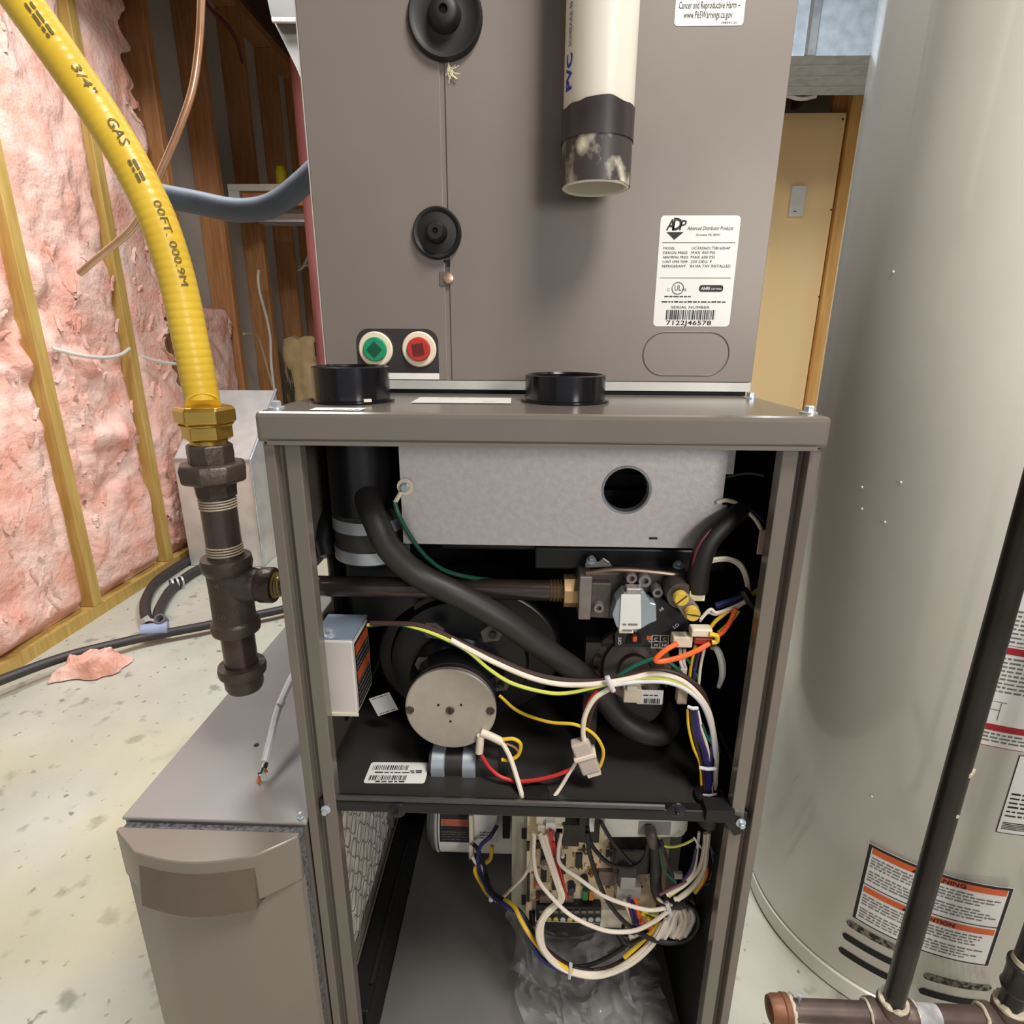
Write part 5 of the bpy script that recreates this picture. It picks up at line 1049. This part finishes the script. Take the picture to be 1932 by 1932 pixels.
for k in range(9):
    px = 1022+k*13.2; e = X(px, 1733, YK-.012); make('terminal_screw', B().lathe((e.x, YK-.0124, e.z), (0, -1, 0), [(.0036, 0), (.0034, .0016), (.001, .002)], 16), M('screw_brassy', (206, 196, 120), .3, .7) if k in (1, 2, 4) else GALVB, ts)
    e = X(px, 1719, YK-.012); make('terminal_clamp', B().box(e.x-.003, e.x+.003, YK-.0134, YK-.0124, e.z-.002, e.z+.002), M('clamp_tin', (120, 114, 106), .4, .6), ts, smooth=0)
comp('edge_socket', (1134, 1717), (1190, 1752), .010, M('socket_white')); e = X(1004, 1728, YK-.006); make('standoff', B().cyl((e.x, YK-.0002, e.z), (e.x, YK-.014, e.z-.006), .004, seg=12), BLACK, bd)
# light cover plate in the upper right of the lower compartment
t = thing('cover_plate', 'pale grey plate with a slotted window over the control board', 'plate', at(1250, 1580, y=.07))
pprism('plate', [(1140, 1520), (1300, 1520), (1297, 1566), (1290, 1576), (1282, 1580), (1140, 1580)], .066, .068, M('pale_plate', (206, 204, 192), .5))
pbox('window', (1206, 1550), (1264, 1576), .0652, .0658, M('window_grey', (138, 134, 130), .5), .0)
make('cable_stub', B().tube(cr([at(1226, 1563, y=.062), at(1229, 1576, y=.055), at(1233, 1592, y=.058)]), .0064, 14), M('stub_brown', (86, 76, 70), .5), t)
make('thick_cable', B().tube(cr([at(1236, 1590, y=.07), at(1238, 1630, y=.072), at(1237, 1670, y=.072), at(1246, 1695, y=.07), at(1275, 1704, y=.062), at(1310, 1697, y=.06)]), .0068, 14), M('cable_dark', (46, 44, 42), .5), label='thick dark cable hanging beside the control board', cat='cable')
# ---- wires of the blower compartment
t = thing('motor_harness', 'yellow, blue and white wire loop hanging from motor to control board', 'wires', at(1100, 1840, y=.06))
Y2 = [.17, .165, .16, .15, .12, .10, .085, .075, .07]
W(t, YEL, [(928, 1596), (926, 1618), (918, 1627), (912, 1629)], .165, .0028); W(t, YEL, [(902, 1630), (896, 1642), (905, 1662), (922, 1688), (945, 1696), (969, 1709), (984, 1738), (1004, 1770), (1031, 1801), (1060, 1822), (1080, 1832)], [v-.009 for v in Y2]+[.057, .056], .0028)
W(t, BLU, [(938, 1557), (925, 1578), (908, 1594), (902, 1614), (906, 1645), (926, 1686), (945, 1703), (980, 1725), (996, 1755), (1008, 1790), (1030, 1815), (1070, 1836)], [.18]+Y2+[.066, .064], .0028)
W(t, BKW, [(893, 1592), (902, 1604), (912, 1630), (918, 1655), (930, 1684), (960, 1704), (985, 1725), (1008, 1762), (1035, 1795), (1075, 1822), (1120, 1832)], Y2+[.066, .064], .0028)
W(t, WW, [(891, 1615), (896, 1626), (908, 1636), (914, 1655), (911, 1668), (924, 1690)], .158, .0022)
W(t, WW, [(948, 1694), (970, 1672), (992, 1648), (1003, 1618), (1006, 1570)], [.13, .10, .082, .078, .078], .0020)
tie(t, (930, 1682), (926, 1697), .128, .0036); make('tie_tail', B().tube([at(928, 1692, y=.126), at(937, 1701, y=.124)], .0016, 6), TIE, t)
YL = .062
W(t, WW, [(1018, 1572), (1028, 1600), (1045, 1650), (1056, 1685), (1052, 1702), (1030, 1722), (1015, 1752), (1020, 1783), (1042, 1814), (1076, 1834), (1120, 1842), (1160, 1833), (1200, 1811), (1234, 1777), (1258, 1735)], [.078, .07, .066, .064, .062, .058, .056], .0032)
W(t, WW, [(1028, 1574), (1040, 1620), (1055, 1668), (1062, 1695), (1046, 1712), (1026, 1735), (1022, 1765), (1030, 1795), (1060, 1823), (1100, 1836), (1145, 1835), (1185, 1815), (1225, 1780), (1250, 1742)], [.078, .068, .064, .062, .06, .058, .058], .0028)
W(t, REDW, [(1039, 1566), (1042, 1600), (1055, 1650), (1068, 1692)], .074, .0024); W(t, REDW, [(1044, 1588), (1056, 1640), (1066, 1680), (1069, 1696)], .072, .0018); W(t, BKW, [(1050, 1570), (1052, 1610), (1062, 1665), (1064, 1700)], .075, .0018)
W(t, M('dark_red_wire'), [(1024, 1738), (1021, 1760), (1030, 1790), (1050, 1812), (1075, 1824)], .064, .0020)
W(t, BRN, [(1060, 1816), (1085, 1828), (1125, 1830), (1160, 1820), (1200, 1795), (1235, 1762)], .066, .0024)
W(t, BKW, [(1080, 1826), (1120, 1818), (1160, 1798), (1195, 1772), (1230, 1745)], .068, .0024); W(t, YEL, [(1178, 1806), (1205, 1782), (1232, 1755), (1246, 1738)], .062, .0026)
W(t, WW, [(1008, 1572), (1007, 1618), (1015, 1658), (1040, 1692), (1077, 1727), (1124, 1750), (1160, 1758), (1200, 1755), (1235, 1738), (1262, 1718)], [.078, .07, .062, .056, .05], .0024)
W(t, BKW, [(1120, 1752), (1150, 1758), (1185, 1757), (1220, 1750), (1240, 1738)], .056, .0013)
W(t, WW, [(1059, 1572), (1054, 1600), (1057, 1630), (1093, 1658), (1139, 1690), (1180, 1706), (1225, 1717), (1262, 1712)], [.078, .07, .062, .054, .052], .0023)
tie(t, (1077, 1818), (1074, 1845), .056, .0022); tie(t, (1258, 1702), (1265, 1724), .052, .0028)
t = thing('cord_loops', 'thin black cords looping in front of the control board', 'wires', at(1150, 1640, y=.06))
W(t, BKW, [(1133, 1550), (1154, 1585), (1181, 1619), (1190, 1628)], .06, .0024); W(t, BKW, [(1108, 1560), (1112, 1585), (1124, 1605), (1142, 1624), (1162, 1634), (1192, 1636), (1215, 1620), (1224, 1588)], .058, .0024)
W(t, BKW, [(1108, 1570), (1111, 1600), (1116, 1623), (1131, 1668), (1150, 1706), (1181, 1742), (1220, 1768), (1259, 1779), (1297, 1772), (1318, 1745), (1313, 1716), (1296, 1704)], .054, .0026)
W(t, BKW, [(1176, 1746), (1174, 1768), (1186, 1780), (1215, 1768)], .06, .0022)
t = thing('spare_wire_coil', 'coiled bundle of spare white wire tied beside the control board', 'wires', at(1285, 1745, y=.06))
rnd = random.Random(21)
for k in range(13):
    d = k*5.0; j = lambda s=3: rnd.uniform(-s, s)
    W(t, WW if k % 4 else TIE, [(1247+d*.45+j(), 1772+j(2)), (1256+d*.55+j(), 1748+j()), (1266+d*.6+j(), 1725+j()), (1276+d*.55+j(), 1712+j(2))] if k < 4 else [(1254+d*.6+j(), 1770+j(2)-abs(k-8)*.8), (1258+d*.72+j(), 1752+j()), (1262+d*.75+j(), 1732+j()), (1264+d*.62+j(), 1716+j(2))], .06+.002*(k % 3)-.0006*k, .0026)
make('black_loop', B().tube(cr([at(px, py, y=.066) for px, py in ((1246, 1768), (1275, 1776), (1306, 1765), (1318, 1738), (1308, 1708), (1275, 1700), (1250, 1692))]), .0036, 10), BKW, t)
W(t, WW, [(1240, 1695), (1252, 1703), (1268, 1708)], .056, .0016)
t = thing('drop_harness', 'white wires with orange and green dropping from the deck grommet', 'wires', at(1330, 1600, y=.04))
for L, m, r_ in (([(1337, 1570), (1333, 1605), (1328, 1640), (1308, 1672), (1278, 1697)], WW, .0028), ([(1331, 1572), (1328, 1605), (1318, 1640), (1290, 1670), (1258, 1688)], WW, .0024), ([(1335, 1590), (1331, 1630), (1318, 1662), (1290, 1690), (1272, 1697)], NYLON, .0024),
                 ([(1319, 1570), (1316, 1600), (1310, 1640), (1296, 1660)], WW, .0017), ([(1334, 1635), (1331, 1655), (1318, 1676)], ORG, .0021), ([(1330, 1645), (1324, 1665), (1311, 1684)], YEL, .0022), ([(1322, 1640), (1300, 1660), (1270, 1675), (1245, 1688)], M('wire_mauve', (120, 76, 84), .5), .0016),
                 ([(1338, 1592), (1350, 1615), (1353, 1645), (1342, 1664), (1326, 1669)], GREEN, .0015), ([(1342, 1600), (1346, 1632), (1338, 1660)], BLU, .0014), ([(1310, 1583), (1290, 1593), (1268, 1598), (1252, 1596)], YG, .0013), ([(1262, 1692), (1272, 1685), (1280, 1680)], YG, .0013), ([(1314, 1600), (1304, 1640), (1288, 1662)], PUR, .0018),
                 ([(1248, 1585), (1258, 1620), (1270, 1655)], BKW, .0016), ([(1245, 1600), (1252, 1640), (1275, 1665)], GREEN, .0012)):
    W(t, m, L, .045, r_)
tie(t, (1309, 1580), (1324, 1600), .042, .0012); pbox('end_plug', (1272, 1650), (1288, 1660), .06, .066, TIE)
t = thing('plug_wires', 'purple, blue, orange and yellow wires leaving the clear plugs', 'wires', at(1200, 1730, y=.07))
for L, m, r_ in (([(1178, 1698), (1183, 1715), (1190, 1735)], M('pink_wire', (224, 180, 176), .45), .0016), ([(1187, 1696), (1190, 1718), (1196, 1742)], PUR, .0022), ([(1192, 1700), (1198, 1725), (1204, 1748)], BLU, .0022), ([(1200, 1698), (1204, 1725), (1217, 1746), (1240, 1748)], ORG, .0024), ([(1199, 1712), (1210, 1740), (1228, 1752), (1248, 1745)], REDW, .0022),
                 ([(1209, 1722), (1222, 1732), (1236, 1740), (1247, 1740)], YEL, .0023), ([(1208, 1716), (1225, 1724), (1245, 1730)], YG, .0015), ([(1188, 1772), (1200, 1772), (1212, 1762)], WW, .0018), ([(1186, 1766), (1198, 1768), (1208, 1760)], WW, .0018)):
    W(t, m, L, .064, r_)
# ---- plastic bag in the bottom
def bag():
    Q = [Vector(v) for v in ((945, 1722, 0), (1238, 1752, 0), (1290, 2000, 0), (1000, 2010, 0))]
    def f(a, c):
        p = Q[0]*(1-a)*(1-c)+Q[1]*a*(1-c)+Q[2]*a*c+Q[3]*(1-a)*c
        q = Vector((a*3, c*3, 2.2)); r1 = abs(noise.noise(q*1.1)); r2 = abs(noise.noise(q*2.3+Vector((4, 1, 0)))); r3 = abs(noise.noise(q*5))
        edge = min(a, 1-a, c, 1-c)
        px = p.x+60*noise.noise(q*1.3+Vector((9, 0, 0)))*(1 if edge < .2 else .4); py = p.y+50*noise.noise(q*1.6+Vector((0, 9, 0)))
        y = .155-.05*r1-.04*r2-.02*r3
        w = at(px, py, y=y); lo = .048+.05*r2+.03*r3
        return at(px, py, z=lo) if w.z < lo else w
    m = bpy.data.materials.new('clear_plastic_film'); m.use_nodes = True; nt = m.node_tree; p = nt.nodes['Principled BSDF']
    p.inputs['Base Color'].default_value = (.9, .9, .9, 1); p.inputs['Roughness'].default_value = .16; p.inputs['Alpha'].default_value = .22; p.inputs['Specular IOR Level'].default_value = 1.0
    make('plastic_bag', B().grid(60, 44, f), m, smooth=60, label='crumpled clear plastic bag under the control board', cat='plastic bag')
bag()
